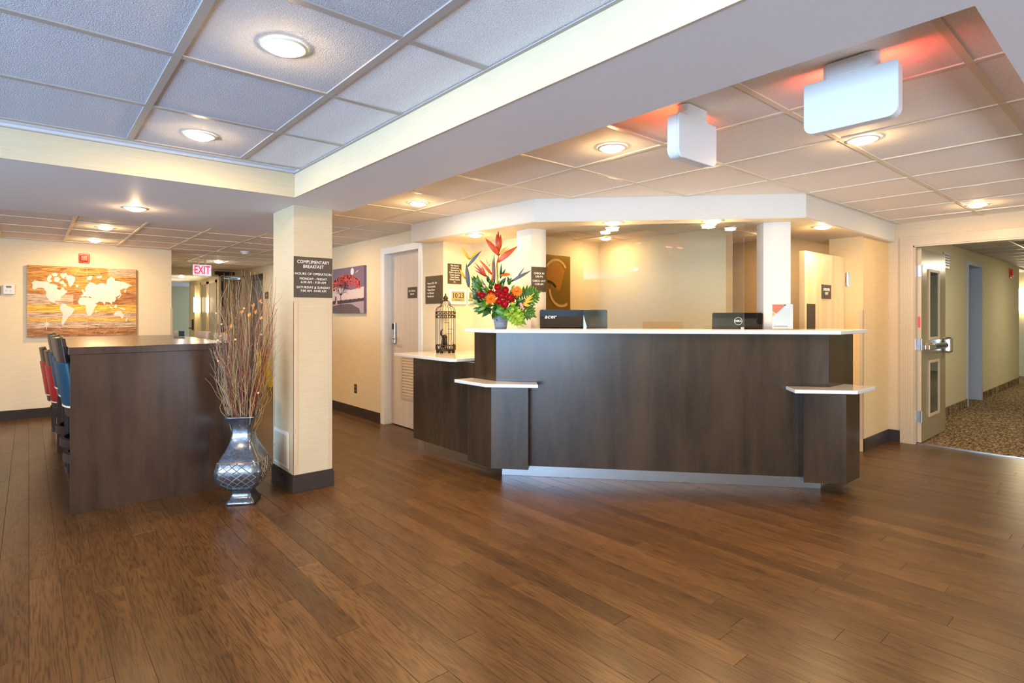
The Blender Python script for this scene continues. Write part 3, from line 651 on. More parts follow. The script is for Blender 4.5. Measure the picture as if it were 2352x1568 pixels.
for i in range(13):
    z = lz0 + .018 + i * (lz1 - lz0 - .01) / 13; mb = MB(Od)
    mb.add([(3.2995, ly0, z + .020), (3.2995, ly1, z + .020), (3.2925, ly1, z), (3.2925, ly0, z), (3.2985, ly0, z + .0235), (3.2985, ly1, z + .0235), (3.2910, ly1, z + .003), (3.2910, ly0, z + .003)],
           [(0, 1, 2, 3), (7, 6, 5, 4), (3, 2, 6, 7), (0, 4, 5, 1), (1, 5, 6, 2), (0, 3, 7, 4)]); mb.build('louvre_slat', 'trim_tan', dr)
# lever lock
yl = 5.98
MB(Od).box(3.272, 3.30, yl - .036, yl + .036, .96, 1.215).build('lock_plate', 'steel', dr, bevel=.012, segs=3)
MB(Od).box(3.268, 3.273, yl - .022, yl + .022, 1.13, 1.20).build('card_reader', 'black', dr, bevel=.003)
MB(Od).tube([(3.272, yl, 1.03), (3.235, yl, 1.03)], .011, 10).tube([(3.237, yl + .005, 1.03), (3.237, yl - .12, 1.028)], .010, 10).build('handle', 'chrome', dr, smooth=True)
sign('sign', 'small square brown electrical room sign on the taupe door', 'X', (3.2995, 5.58, 1.555), .20, .125, [('ELECTRICAL', .030, .017, .92), ('ROOM', .030, -.017, .92)], .005)
# ============================================================ EMPLOYEES DOOR
t = struct(MB((5.58, 2.06, 0)).box(5.11, 6.025, 2.06, 2.105, .02, 1.86).build('door_2', 'door_w')); t['label'] = 'short maple door to the staff area, standing closed'
Oe = (5.58, 2.06, 0)
MB(Oe).box(5.15, 5.33, 2.057, 2.06, .95, 1.40).build('push_plate', 'sign', t, bevel=.001, segs=1)
MB(Oe).lathe([(.021, 1.575), (.024, 1.59), (.024, 1.70), (.021, 1.715)], (6.045, 2.035), 14).build('hinge', 'steel', t, smooth=False)
MB(Oe).lathe([(.021, .25), (.024, .265), (.024, .375), (.021, .39)], (6.045, 2.035), 14).build('hinge', 'steel', t)
sign('sign', 'small dark employees only sign on the maple door', 'Y', (5.575, 2.0595, 1.515), .215, .128, [('EMPLOYEES', .036, .018, .78), ('ONLY', .036, -.018, .78)], .005)

# ============================================================ DOUBLE DOOR FRAME + LEAF
mb = MB(); yo, yi = 1.795, 1.682
mb.box(6.762, 6.7799, yi, yo, 0, 2.085).box(6.762, 6.7799, -.55, yi, 2.0, 2.085)
for i in range(5):
    o_ = .010 + i * .020; mb.box(6.7595, 6.7622, yo - o_, yo - o_ - .012, 0, 2.085 - o_ * .7).box(6.7595, 6.7622, -.55, yo - o_ - .012, 2.085 - o_ * .7 - .009, 2.085 - o_ * .7)
mb.box(6.77, 6.849, yi - .010, yi, 0, 2.0).box(6.77, 6.85, -.55, yi, 1.985, 2.0).box(6.765, 6.80, yi - .014, yi - .010, 0, 1.985)
struct(mb.build('trim_8', 'trim_tan'))
YL = 1.634
LX0, LX1, LH = 6.853, 7.79, 1.975
t = struct(MB((7.38, YL, 0)).box(LX0, LX1, YL, YL + .037, .012, LH).build('door_3', 'door_steel')); t['label'] = 'painted steel hallway door standing open, with two narrow windows'
Ol = (7.38, YL, 0)
MB(Ol).box(LX0 - .001, LX0, YL + .001, YL + .036, .012, LH).build('edge', 'trim_tan', t)
def lite(x0, x1, z0, z1):
    f = MB(Ol)
    for (a_, b_, c_, d_) in ((x0 - .03, x0, z0 - .03, z1 + .03), (x1, x1 + .03, z0 - .03, z1 + .03), (x0, x1, z0 - .03, z0), (x0, x1, z1, z1 + .03)): f.box(a_, b_, YL - .012, YL, c_, d_)
    f.build('window_frame', 'trim_tan', t, bevel=.004)
    MB(Ol).box(x0, x1, YL - .003, YL - .001, z0, z1).build('pane', M['dark_glass'], t)
M['dark_glass'] = mat('reflective_glass', (.05, .06, .045), .05, coat=.5)
lite(7.13, 7.48, 1.07, 1.75); lite(7.13, 7.48, .27, .80)
for z in (1.69, .945, .215): MB(Ol).box(LX0 - .006, LX0 - .001, YL + .002, YL + .035, z, z + .115).lathe([(.008, z), (.008, z + .115)], (LX0 - .008, YL - .004), 8).build('hinge', 'steel', t)
MB(Ol).box(LX0 + .05, LX0 + .30, YL - .06, YL - .001, .945, 1.0).box(LX0 + .30, LX1 - .06, YL - .05, YL - .001, .94, 1.005).build('push_bar', 'chrome', t, bevel=.008)
MB(Ol).box(LX0 + .34, LX1 - .16, YL - .062, YL - .05, .955, .99).build('push_pad', 'black', t, bevel=.004)
MB(Ol).box(LX1 - .13, LX1 + .0, YL - .075, YL, .88, 1.06).build('latch_case', 'chrome', t, bevel=.03, segs=4)
M['red_label'] = mat('red_label', (.75, .08, .10), .4)
MB(Ol).box(LX0 - .0018, LX0 - .001, YL + .008, YL + .030, 1.175, 1.285).build('warning_label', 'red_label', t)
# hallway door recess
struct(MB((10.6, 1.88, 0)).box(10.12, 10.175, 1.862, 2.16, 0, 2.08).box(11.03, 11.09, 1.862, 2.16, 0, 2.08).box(10.175, 11.03, 1.862, 2.16, 2.02, 2.08).build('trim_9', 'frame_blue', bevel=.002, segs=1))
struct(MB().box(10.12, 11.09, 2.16, 2.2, 0, 2.08).build('wall_hall.001', 'hall_wall'))
t = struct(MB((10.6, 1.95, 0)).box(10.18, 11.025, 2.10, 2.14, .004, 2.015).build('door_4', 'grey_frame'))
for z in (1.72, 1.45, .95, .22): MB((10.6, 1.95, 0)).box(10.75, 11.0, 2.09, 2.10, z, z + .14).build('hinge', 'black', t)
t = thing('wall_vent', 'small framed grille high on the hallway wall', 'vent', (8.95, 1.879, 2.0))
MB().box(-.13, .13, -.02, 0, -.10, .10).box(-.1, .1, -.0201, -.0199, -.07, .07).build('frame', 'steel', t, bevel=.004)
for i in range(5): MB().box(-.10, .10, -.026, -.02, -.07 + i * .032, -.055 + i * .032).build('louvre', 'grey_frame', t)
def alarm(loc, rz, s, label):
    t = thing('fire_alarm', label, 'fire alarm', loc, rz)
    MB().box(-.06 * s, .06 * s, -.02, 0, -.065 * s, .065 * s).build('base', 'red', t, bevel=.008, segs=3)
    MB().box(-.042 * s, .042 * s, -.05, -.02, -.042 * s, .046 * s).build('strobe', 'red', t, bevel=.010, segs=3); return t
alarm((13.45, 1.879, 2.06), 0, 1.3, 'red fire alarm high on the hallway wall')
alarm((.557, 9.349, 2.05), 0, .95, 'square red fire alarm above the world map picture')
alarm((2.2, 17.99, 2.0), 0, 1.3, 'red fire alarm at the end of the back corridor')
# half-cylinder wall sconces
M['shade'] = mat('lit_shade', (1, .95, .85), .5, emit=(1.0, .82, .50), es=9)
def sconce(loc, rz, r, h, label, watts, col=(1, .85, .55)):
    t = thing('wall_sconce', label, 'wall lamp', loc, rz)
    mb = MB(); k = 10
    vs = [(r * math.sin(-PI / 2 + PI * i / k), -.9 * r * math.cos(-PI / 2 + PI * i / k), z) for z in (-h / 2, h / 2) for i in range(k + 1)]
    mb.add(vs, [(i, i + 1, k + 2 + i, k + 1 + i) for i in range(k)]); mb.build('shade', 'shade', t, solid=.003)
    MB().box(-r * .5, r * .5, -.012, 0, -h * .3, h * .3).build('back_plate', 'steel', t)
    area_light('lamp', (0, -r * 1.1, 0), (PI / 2, 0, PI), r * 1.5, h, watts, col, t); return t
sconce((15.97, 1.95, 1.62), -PI / 2, .14, .48, 'lit sconce at the far end of the hallway', 8)
sconce((2.972, 14.614, 1.54), -PI / 2, .10, .34, 'nearer lit sconce on the back corridor wall', 7)
sconce((2.972, 13.62, 1.52), -PI / 2, .05, .32, 'narrow reflection of the corridor sconce, built as a lit shade nearest the grey exit door', 3)  # reflection of the corridor sconce, modelled as a small glowing one

# ============================================================ CEILING SIGN BOXES
def rounded_panel(mb, x0, x1, z0, z1, y0, y1, r, ktop=0):
    pts = []
    for cx_, cz_, a0_, rr in ((x1 - r, z0 + r, -90, r), (x1 - r * .25, z1 - r * .25, 0, r * .25), (x0 + r * .25, z1 - r * .25, 90, r * .25), (x0 + r, z0 + r, 180, r)):
        for k in range(7): an = math.radians(a0_ + 15 * k); pts.append((cx_ + rr * math.cos(an), cz_ + rr * math.sin(an)))
    n = len(pts); mb.add([(x, y0, z) for x, z in pts] + [(x, y1, z) for x, z in pts], [tuple(range(n)), tuple(range(n, 2 * n))[::-1]] + [(i, (i + 1) % n, n + (i + 1) % n, n + i) for i in range(n)])
def sign_box(loc, rz, label, red):
    t = thing('exit_sign_box', label, 'exit sign', loc, rz)
    mb = MB(); rounded_panel(mb, -.155, .155, -.247, -.055, -.012, 0, .035); mb.build('face_panel', 'white', t, bevel=.004, segs=3)
    mb = MB(); rounded_panel(mb, -.152, .152, -.244, -.058, 0.001, .05, .034); mb.build('housing', 'white', t, bevel=.005, segs=3)
    mb = MB(); pts = [(sx * .062 + .032 * math.cos(a_), .02 + .032 * math.sin(a_)) for sx, r0 in ((1, -PI / 2), (-1, PI / 2)) for a_ in [r0 + PI * k / 8 for k in range(9)]]
    mb.prism(pts, -.058, 0).build('mount', 'white', t, bevel=.004)
    MB().lathe([(.006, -.0585), (.006, -.06), (.001, -.061)], (0, .012), 10).build('screw', 'steel', t)
    for sx in (-1, 1):
        area_light('red_glow', (sx * .105, .052, -.085), (math.radians(150), 0, 0), .09, .03, red * .5, (1, .06, .02), t)
    return t
sign_box((2.262, .757, CEIL), -PI / 2, 'wide white sign box hanging from the ceiling, larger of the two', 1.6)
sign_box((2.278, 1.385, CEIL), 0.0, 'smaller looking white sign box by the dropped beam, turned towards the desk', 1.6)
# lit EXIT sign in the back
t = thing('exit_sign', 'lit EXIT sign with red letters hanging from the back ceiling', 'exit sign', (2.15, 10.3, CEIL))
MB().box(-.14, .14, -.02, .02, -.295, -.105).build('case', 'steel', t, bevel=.003)
M['sign_lit'] = mat('lit_sign_face', (.8, .8, .82), .4, emit=(.80, .85, 1.0), es=.55); M['red_lit'] = mat('lit_red_letters', (.9, .03, .08), .4, emit=(1, .03, .10), es=.9)
MB().box(-.132, .132, -.0215, -.020, -.288, -.112).build('face', 'sign_lit', t)
MB().box(-.06, -.04, -.01, .01, -.105, 0).box(.04, .06, -.01, .01, -.105, 0).build('mount', 'steel', t)
text('EXIT', .185, (0.0, -.0222, -.20), 0, 'red_lit', t, sx=.62, bold=.003)
text('<', .06, (-.118, -.0222, -.20), 0, 'red_lit', t, 'arrow'); text('>', .06, (.118, -.0222, -.20), 0, 'red_lit', t, 'arrow')
# smoke detectors
def detector(x, y, z, label):
    t = thing('smoke_detector', label, 'smoke detector', (x, y, z)); MB().lathe([(.065, 0), (.065, -.018), (.055, -.022)], k=20).build('base', 'white', t); MB().lathe([(.045, -.022), (.042, -.04), (.02, -.045)], k=16).build('cap', 'ring', t)
x, y = GZ(563, 577, CEIL); detector(x, y, CEIL, 'white smoke detector on the ceiling tiles above the dried branches')
detector(8.3, 1.2, 2.225, 'smoke detector on the hallway ceiling beyond the open door')
t = thing('sprinkler_head', 'small metal sprinkler head against the edge of the beam', 'sprinkler', (*GZ(950, 440, 2.19), CEIL))
MB().lathe([(.02, 0), (.02, -.012), (.008, -.015), (.008, -.035)], k=12).build('body', 'chrome', t); MB().lathe([(.024, -.038), (.024, -.042)], k=12).build('deflector', 'chrome', t)

# ============================================================ BACK DOORS
t = struct(MB((3.2, 12.72, 0)).box(3.0, 3.40, 12.72, 12.76, .01, 2.05).build('door_5', 'door_grey')); t['label'] = 'grey exit door with a closer'
MB((3.2, 12.72, 0)).box(3.02, 3.04, 12.69, 12.72, .1, 2.0).build('rod', 'iron', t)
MB((3.2, 12.72, 0)).box(2.88, 3.24, 12.60, 12.69, 2.12, 2.19).build('closer', 'iron', t, bevel=.004)
MB((3.2, 12.72, 0)).tube([(3.10, 12.66, 2.12), (3.0, 12.62, 2.08), (3.30, 12.66, 2.06)], .010, 6).build('closer_arm', 'steel', t)
MB((3.2, 12.72, 0)).box(3.06, 3.36, 12.66, 12.72, 1.02, 1.08).build('push_bar', 'steel', t, bevel=.006)
t = struct(MB((3.52, 12.0, 0)).box(3.52, 3.56, 11.52, 12.5, .01, 2.12).build('door_6', 'grey_frame'))
MB((3.52, 12.0, 0)).box(3.515, 3.52, 12.0, 12.35, .95, 2.0).build('window_panel', 'steel', t)
MB((3.52, 12.0, 0)).box(3.46, 3.52, 11.55, 11.8, 2.0, 2.10).build('closer', 'iron', t)
t = struct(MB((2.9, 14, 0)).box(2.965, 2.98, 13.75, 14.25, 0, 1.98).build('door_7', 'door_grey')); MB((2.9, 14, 0)).box(2.955, 2.98, 14.25, 14.32, 0, 2.03).box(2.955, 2.98, 13.68, 13.75, 0, 2.03).box(2.955, 2.98, 13.68, 14.32, 1.98, 2.05).build('door_frame', 'trim_tan', t)
t = struct(MB((2.9, 13.2, 0)).box(2.965, 2.98, 12.98, 13.5, 0, 1.98).build('door_8', 'door_grey')); MB((2.9, 13.2, 0)).box(2.955, 2.98, 13.5, 13.56, 0, 2.03).box(2.955, 2.98, 12.92, 12.98, 0, 2.03).box(2.955, 2.98, 12.92, 13.56, 1.98, 2.05).build('door_frame', 'trim_tan', t)
t = struct(MB((2.4, 14.5, 0)).box(2.93, 2.98, 14.75, 15.2, 0, 2.0).build('door_9', 'door')); MB((2.4, 14.5, 0)).box(2.90, 2.93, 14.85, 14.93, .95, 1.2).tube([(2.9, 14.87, 1.0), (2.86, 14.87, 1.0), (2.86, 14.99, 1.0)], .012, 6).build('handle', 'iron', t)
sign('sign', 'tiny dark room sign on the wall beside the back door', 'X', (3.469, 11.27, 1.68), .19, .13, [('ROOM', .03, 0, .9)], .006)
t = thing('loudspeaker', 'beige box mounted under the back ceiling by the wall end', 'speaker', (1.99, 12.4, 2.06)); MB().box(-.16, .06, -.1, .1, -.13, .172).build('body', 'door_grey', t, bevel=.01)
# yellow wet floor sign
t = thing('wet_floor_sign', 'yellow folding wet floor sign standing by the back wall', 'floor sign', (3.22, 10.75, 0), .15)
for s_ in (-1, 1):
    mb = MB(); mb.add([(-.14, s_ * .16, 0), (.14, s_ * .16, 0), (.09, s_ * .015, .62), (-.09, s_ * .015, .62), (-.14, s_ * .175, 0), (.14, s_ * .175, 0), (.09, s_ * .03, .62), (-.09, s_ * .03, .62)],
                      [(0, 1, 2, 3), (7, 6, 5, 4), (0, 4, 5, 1), (1, 5, 6, 2), (2, 6, 7, 3), (3, 7, 4, 0)]); mb.build('panel', 'yellow', t)
MB().tube([(-.09, 0, .61), (.09, 0, .61)], .02, 8).build('hinge', 'yellow', t)

# ============================================================ HIGH TABLE
TT = 1.090
t = thing('high_table', 'tall dark walnut bar table with a full side panel', 'table', (.7, 5.7, 0)); Ot = (.7, 5.7, 0)
MB(Ot).box(.195, 1.195, 4.645, 6.95, TT - .048, TT).build('table_top', 'table_top', t, bevel=.002)
MB(Ot).box(.206, 1.185, 4.652, 4.69, 0, TT - .0485).build('side_panel', 'table', t, bevel=.001, segs=1)
MB(Ot).box(.206, 1.185, 6.90, 6.94, 0, TT - .0485).build('side_panel', 'table', t, bevel=.001, segs=1)
MB(Ot).box(.68, .72, 4.691, 6.899, .25, TT - .0485).build('centre_panel', 'table', t)
t = thing('napkin_holder', 'small blue holder on the far end of the high table', 'napkin holder', (1.10, 6.2, TT), .2); MB().box(-.03, .03, -.05, .05, 0, .006).box(-.03, -.026, -.05, .05, 0, .06).box(.026, .03, -.05, .05, 0, .06).build('body', 'steel', t); MB().box(-.024, .024, -.048, .048, .007, .058).build('napkins', 'blue_v', t)

def make_stool(name, label, cat, seat, top, cov, vinyl, loc, rz, group, ring=True):
    """faces +x; a curved back with a wooden crest over an upholstered lower part"""
    t = thing(name, label, cat, loc, rz, group)
    def lean(z): return -.185 - .065 * (z - seat) / (top - seat)
    def shell(z0, z1, half, wrap, th, nz=3, fl=0.0, k=12):
        mb = MB(); rows_o = []; rows_i = []
        for i in range(nz + 1):
            z = z0 + (z1 - z0) * i / nz; ro = []; ri = []
            for j in range(k + 1):
                a_ = -1 + 2 * j / k; yy = half * math.sin(a_ * 1.25) / math.sin(1.25); xx = wrap * (1 - math.cos(a_ * 1.25)) / (1 - math.cos(1.25))
                ro.append((lean(z) + xx - th / 2, yy, z)); ri.append((lean(z) + xx + th / 2, yy * (1 - th * 2.0), z))
            rows_o.append(ro); rows_i.append(ri)
        n = (nz + 1) * (k + 1); vs = [p for r in rows_o for p in r] + [p for r in rows_i for p in r]; K = k + 1; fs = []
        for i in range(nz):
            for j in range(k): fs += [(i * K + j, i * K + j + 1, (i + 1) * K + j + 1, (i + 1) * K + j), (n + i * K + j, n + (i + 1) * K + j, n + (i + 1) * K + j + 1, n + i * K + j + 1)]
            fs += [(i * K, (i + 1) * K, n + (i + 1) * K, n + i * K), (i * K + k, n + i * K + k, n + (i + 1) * K + k, (i + 1) * K + k)]
        for j in range(k): fs += [(j, n + j, n + j + 1, j + 1), (nz * K + j, nz * K + j + 1, n + nz * K + j + 1, n + nz * K + j)]
        return mb.add(vs, fs)
    shell(cov[1] - .012, top, .200, .042, .022).build('crest_rail', 'dark_frame', t, bevel=.003, smooth=False)
    shell(cov[0], cov[1], .212, .062, .048).build('back_cushion', vinyl, t, bevel=.012, segs=3, smooth=True)
    shell(cov[0] - .010, cov[0] + .002, .213, .063, .052, 1).build('piping', 'stitch', t)
    shell(cov[0] - .075, cov[0] - .010, .205, .058, .034, 1).build('back_apron', 'dark_frame', t)
    MB().prism([(-.16, -.19), (.20, -.21), (.20, .21), (-.16, .19)], seat - .07, seat).build('seat_cushion', vinyl, t, bevel=.022, segs=3, smooth=True)
    MB().prism([(-.15, -.18), (.19, -.20), (.19, .20), (-.15, .18)], seat - .12, seat - .071).build('seat_rail', 'dark_frame', t)
    for (x0, y0, x1, y1) in ((-.13, -.17, -.135, -.185), (-.13, .17, -.135, .185), (.17, -.18, .185, -.20), (.17, .18, .185, .20)):
        lg = MB(); w0, w1 = .019, .013
        lg.add([(x0 + a * w0, y0 + b_ * w0, seat - .10) for a, b_ in ((-1, -1), (1, -1), (1, 1), (-1, 1))] + [(x1 + a * w1, y1 + b_ * w1, .035) for a, b_ in ((-1, -1), (1, -1), (1, 1), (-1, 1))],
               [(0, 1, 2, 3), (7, 6, 5, 4), (0, 4, 5, 1), (1, 5, 6, 2), (2, 6, 7, 3), (3, 7, 4, 0)])
        l = lg.build('leg', 'dark_frame', t)
        MB().box(x1 - .0145, x1 + .0145, y1 - .0145, y1 + .0145, 0, .036).build('ferrule', 'chrome', l)
    if ring:
        pts = [(-.135 - .055 * math.sin(PI * i / 10), -.185 + .37 * i / 10, .33) for i in range(11)]
        mb = MB()
        for i in range(10):
            (xa_, ya_, _), (xb_, yb_, _) = pts[i], pts[i + 1]; mb.add([(xa_ - .014, ya_, .30), (xb_ - .014, yb_, .30), (xb_ + .014, yb_, .30), (xa_ + .014, ya_, .30), (xa_ - .014, ya_, .36), (xb_ - .014, yb_, .36), (xb_ + .014, yb_, .36), (xa_ + .014, ya_, .36)],
                [(0, 3, 2, 1), (4, 5, 6, 7), (0, 1, 5, 4), (2, 3, 7, 6)])
        mb.build('footrest', 'dark_frame', t)
    MB().box(.165, .185, -.18, .18, .20, .235).build('stretcher', 'dark_frame', t); MB().box(-.16, .18, -.19, -.172, .25, .28).build('stretcher', 'dark_frame', t); MB().box(-.16, .18, .172, .19, .25, .28).build('stretcher', 'dark_frame', t)
    return t
SG = 'bar stools along the high table'
st = make_stool('bar_stool', 'blue bar stool nearest the camera at the left of the high table', 'stool', .70, 1.145, (.690, .985), 'blue_v', (.382, 4.95, 0), 0, SG)
for loc, rz, lb in (((.384, 5.56, 0), 0, 'middle blue bar stool at the left side of the high table'), ((.376, 6.20, 0), 0, 'farthest blue bar stool at the left side of the high table')):
    c_ = copy_tree(st); c_.location = loc; c_.rotation_euler[2] = rz; c_['label'] = lb
s2 = make_stool('bar_stool', 'taupe backed bar stool on the far side of the table, nearer one', 'stool', .70, 1.135, (.690, .985), 'taupe_v', (1.12, 5.62, 0), PI, SG)
for o in s2.children:
    if o.name.startswith('crest_rail'): o.data.materials[0] = M['taupe_v']
c_ = copy_tree(s2); c_.location = (1.12, 6.32, 0); c_['label'] = 'taupe backed bar stool on the far side of the table, farther one'
ch = make_stool('dining_chair', 'red dining chair nearer the high table, with piped back', 'chair', .46, .945, (.44, .80), 'red_v', (.375, 7.35, 0), 0, 'red dining chairs', False)
c_ = copy_tree(ch); c_.location = (.345, 8.05, 0); c_['label'] = 'red dining chair farther back, closest to the map wall'

# ============================================================ VASE
vx, vy = GZ(560, 1151, 0)
M['dark_in'] = mat('vase_inside', (.02, .02, .02), .6)
t = thing('floor_vase', 'square pewter glazed floor vase with a diamond lattice belly', 'vase', (vx, vy, 0), -HEAD + .15)
prof = [(0, .100), (.012, .103), (.020, .100), (.035, .086), (.052, .074), (.070, .069), (.085, .071), (.100, .084), (.120, .112), (.150, .142), (.185, .160), (.220, .168), (.250, .166), (.285, .156), (.300, .150),
        (.330, .132), (.370, .108), (.410, .088), (.445, .076), (.480, .070), (.515, .070), (.545, .076), (.570, .088), (.588, .100), (.595, .108), (.606, .108)]
def wat(z):
    return .885 * wat0(z)
def wat0(z):
    for (z0, w0), (z1, w1) in zip(prof, prof[1:]):
        if z0 <= z <= z1: return w0 + (w1 - w0) * (z - z0) / (z1 - z0)
    return prof[-1][1]
def sect(w, bul):     # square with slightly bowed sides
    pts = []
    for q in range(4):
        for u in (-1, -.95, -.6, -.2, .2, .6, .95):
            cr_ = 1.0; b_ = 1 + bul * (1 - u * u)
            px_, py_ = u * w * cr_, -w * b_ * cr_ if abs(u) < 1 else -w * .972
            if abs(u) == 1: px_ = u * w * .972
            an = q * PI / 2; pts.append((px_ * math.cos(an) - py_ * math.sin(an), px_ * math.sin(an) + py_ * math.cos(an)))
    return pts
mb = MB(); K = 28; vs = []
inner = [(.604, .098), (.585, .085), (.545, .066), (.48, .058)]
for z, w_ in prof: vs += [(x, y, z) for x, y in sect(w_ * .885, .05 if .1 < z < .45 else .01)]
for z, w_ in inner: vs += [(x, y, z) for x, y in sect(w_ * .885, 0)]
n = len(prof) + len(inner)
mb.add(vs, [(i * K + j, i * K + (j + 1) % K, (i + 1) * K + (j + 1) % K, (i + 1) * K + j) for i in range(n - 1) for j in range(K)] + [tuple(range(K))[::-1], tuple(range((n - 1) * K, n * K))])
mb.build('body', 'vase', t, smooth=True)
for q in range(4):
    rb = MB(); zr0, zr1 = .112, .298
    def sp(u, z):
        w_ = wat(z); b_ = 1 + .05 * (1 - u * u) if z > .1 else 1; cr_ = 1.0
        x_, y_ = u * w_ * cr_, -w_ * b_ * cr_ - .001; an = q * PI / 2
        return (x_ * math.cos(an) - y_ * math.sin(an), x_ * math.sin(an) + y_ * math.cos(an), z)
    for k in range(-4, 5):
        for sgn in (1, -1):
            pts = []
            for i in range(13):
                zz = zr0 + (zr1 - zr0) * i / 12; u = k * .42 + sgn * (i / 12 * 1.68 - .84)
                if abs(u) <= .95: pts.append(sp(u, zz))
            if len(pts) > 1: rb.tube(pts, .0028, 4)
    rb.tube([sp(-1 + 2 * i / 12 if 0 < i < 12 else (-.96 if i == 0 else .96), zr1 + .004) for i in range(13)], .003, 4)
    rb.build('lattice', 'rib', t)

# dried branches
R2 = random.Random(21)
t = thing('dried_branches', 'tall bundle of curly dried twigs standing in the pewter vase', 'branches', (vx, vy, .45), -HEAD)
TW = [mat('twig_%d' % i, c_, .6) for i, c_ in enumerate([(.21, .13, .075), (.11, .06, .042), (.24, .045, .035), (.34, .26, .10), (.46, .30, .12), (.30, .20, .12), (.075, .05, .04), (.40, .25, .08)])]
twigs = []
for i in range(245):
    an = R2.random() * 2 * PI; r0 = .045 * math.sqrt(R2.random()); spread = R2.random() ** .6
    lean_ = spread * .20; L_ = R2.uniform(.55, 1.18) if R2.random() < .8 else R2.uniform(.3, .6); cur = R2.uniform(.010, .035)
    ph = R2.random() * 6; fq = R2.uniform(4, 9); pts = []; nseg = 12
    for k in range(nseg + 1):
        u = k / nseg; rr = r0 + lean_ * (u ** .85) * (1 if u < .6 else 1 - .25 * (u - .6)); am = cur * (.15 + .85 * u)
        pts.append((rr * math.cos(an) * 1.05 + am * math.sin(fq * u * 2.2 + ph), rr * math.sin(an) * .8 + am * math.cos(fq * u * 1.9 + ph * 1.7), -.02 + L_ * u * 1.0))
    mb = MB(); mb.tube(pts, R2.uniform(.0022, .0036), 3, r2=.0008, caps=False)
    if R2.random() < .55:      # a side shoot
        k0 = R2.randint(5, 9); p0 = Vector(pts[k0]); d_ = Vector((math.cos(an + R2.uniform(-1, 1)), math.sin(an + R2.uniform(-1, 1)), 2.2)).normalized() * R2.uniform(.12, .25)
        mb.tube([p0 + d_ * (j / 5) + Vector((.012 * math.sin(j * 1.7 + ph), .012 * math.cos(j * 1.3), 0)) * (j / 5) for j in range(6)], .0016, 3, r2=.0006, caps=False)
    mb.build('twig', TW[R2.choice([0, 0, 1, 2, 2, 3, 4, 5, 5, 6, 7])], t); twigs.append(pts)
M['berry'] = mat('pale_seed_ball', (.72, .45, .25), .6); M['leaf_o'] = mat('dry_orange_leaf', (.55, .20, .03), .6)
for px, py in ((504, 719), (513, 745), (519, 772), (519, 830), (519, 782), (580, 708), (602, 770), (644, 707), (609, 905), (604, 694), (560, 780), (525, 838)):
    d_ = 3.79; lx, lz = (px - 560) / FP * d_, EYE + (HY - py) / FP * d_ - .45
    MB().ball((lx, R2.uniform(-.12, 0), lz), .0075, 8).build('seed_ball', 'berry', t)
for px, py in ((577, 720), (585, 712), (600, 722), (604, 694), (619, 722), (619, 735), (547, 722), (525, 765), (518, 770), (573, 800), (580, 706), (540, 755), (594, 728), (556, 735), (568, 742)):
    d_ = 3.79; lx, lz = (px - 560) / FP * d_, EYE + (HY - py) / FP * d_ - .45; ly = R2.uniform(-.14, 0.03); s_ = R2.uniform(.018, .034); a_ = R2.uniform(0, 6)
    p = [(lx, ly, lz), (lx + s_ * math.cos(a_) * .5 + s_ * .3, ly - .006, lz + s_ * .5), (lx + s_ * math.cos(a_) * .4, ly + .01, lz + s_ * 1.3), (lx - s_ * .5, ly + .004, lz + s_ * .6)]
    MB().add(p, [(0, 1, 2), (0, 2, 3)]).build('dry_leaf', 'leaf_o', t, solid=.0008)
tw = GZ(644, 707, 1.31) if False else None
MB().tube([(.08, -.02, .35), (.16, -.03, .60), (.205, -.03, .80), (.246, -.03, .895)], .0015, 3).build('twig', TW[1], t)

# ============================================================ WALL THINGS
t = thing('thermostat', 'white thermostat on the wall at the left edge', 'thermostat', (-.185, 9.349, 1.617))
MB().box(-.054, .054, -.025, 0, -.060, .060).build('case', 'white', t, bevel=.006); M['lcd'] = mat('lcd_grey', (.16, .17, .11), .3)
MB().box(-.026, .024, -.0262, -.025, .022, .043).build('display', 'lcd', t); MB().box(-.03, -.02, -.0262, -.025, -.018, -.012).box(.012, .022, -.0262, -.025, -.018, -.012).build('button', 'lcd', t)
t = thing('thermostat', 'second white thermostat cut off by the left edge', 'thermostat', (-.32, 9.349, 1.60)); MB().box(-.05, .052, -.025, 0, -.055, .055).build('case', 'sign', t, bevel=.004)
# world map
xa, xb, za, zb = -.015, 1.131, 1.930, 1.025
t = thing('world_map_picture', 'large wooden plank world map picture on the back wall', 'picture', ((xa + xb) / 2, 9.348, (za + zb) / 2)); Wm, Hm = xb - xa, za - zb
def wood_print(nm, a_, b_):
    m = mat(nm, a_, .6); f = noise(m, coords(m, (3, 3, 42), 'obj'), 2.4, 6, .72, .6)
    setcol(m, ramp(m, f, [(.36, tuple(q * .30 for q in a_)), (.46, a_), (.60, b_), (.70, tuple(min(1, q * 1.4) for q in b_))])); return m
WO = wood_print('print_orange_plank', (.34, .14, .03), (.72, .36, .08)); WG = wood_print('print_grey_plank', (.42, .27, .16), (.66, .50, .38)); WY = wood_print('print_golden_plank', (.62, .33, .04), (.85, .55, .13)); WB = wood_print('print_brown_plank', (.26, .10, .035), (.52, .26, .10))
M['map_w'] = mat('print_cream', (.66, .61, .55), .6)
MB().box(-Wm / 2, Wm / 2, -.035, 0, -Hm / 2, Hm / 2).build('canvas', WB, t)
def mxy(x_, y_):
    u = (x_ - 92) / 1773; top_ = 330 + (x_ - 100) * .051; return (u * Wm - Wm / 2, ((1507 - y_) / (1507 - top_)) * Hm - Hm / 2)
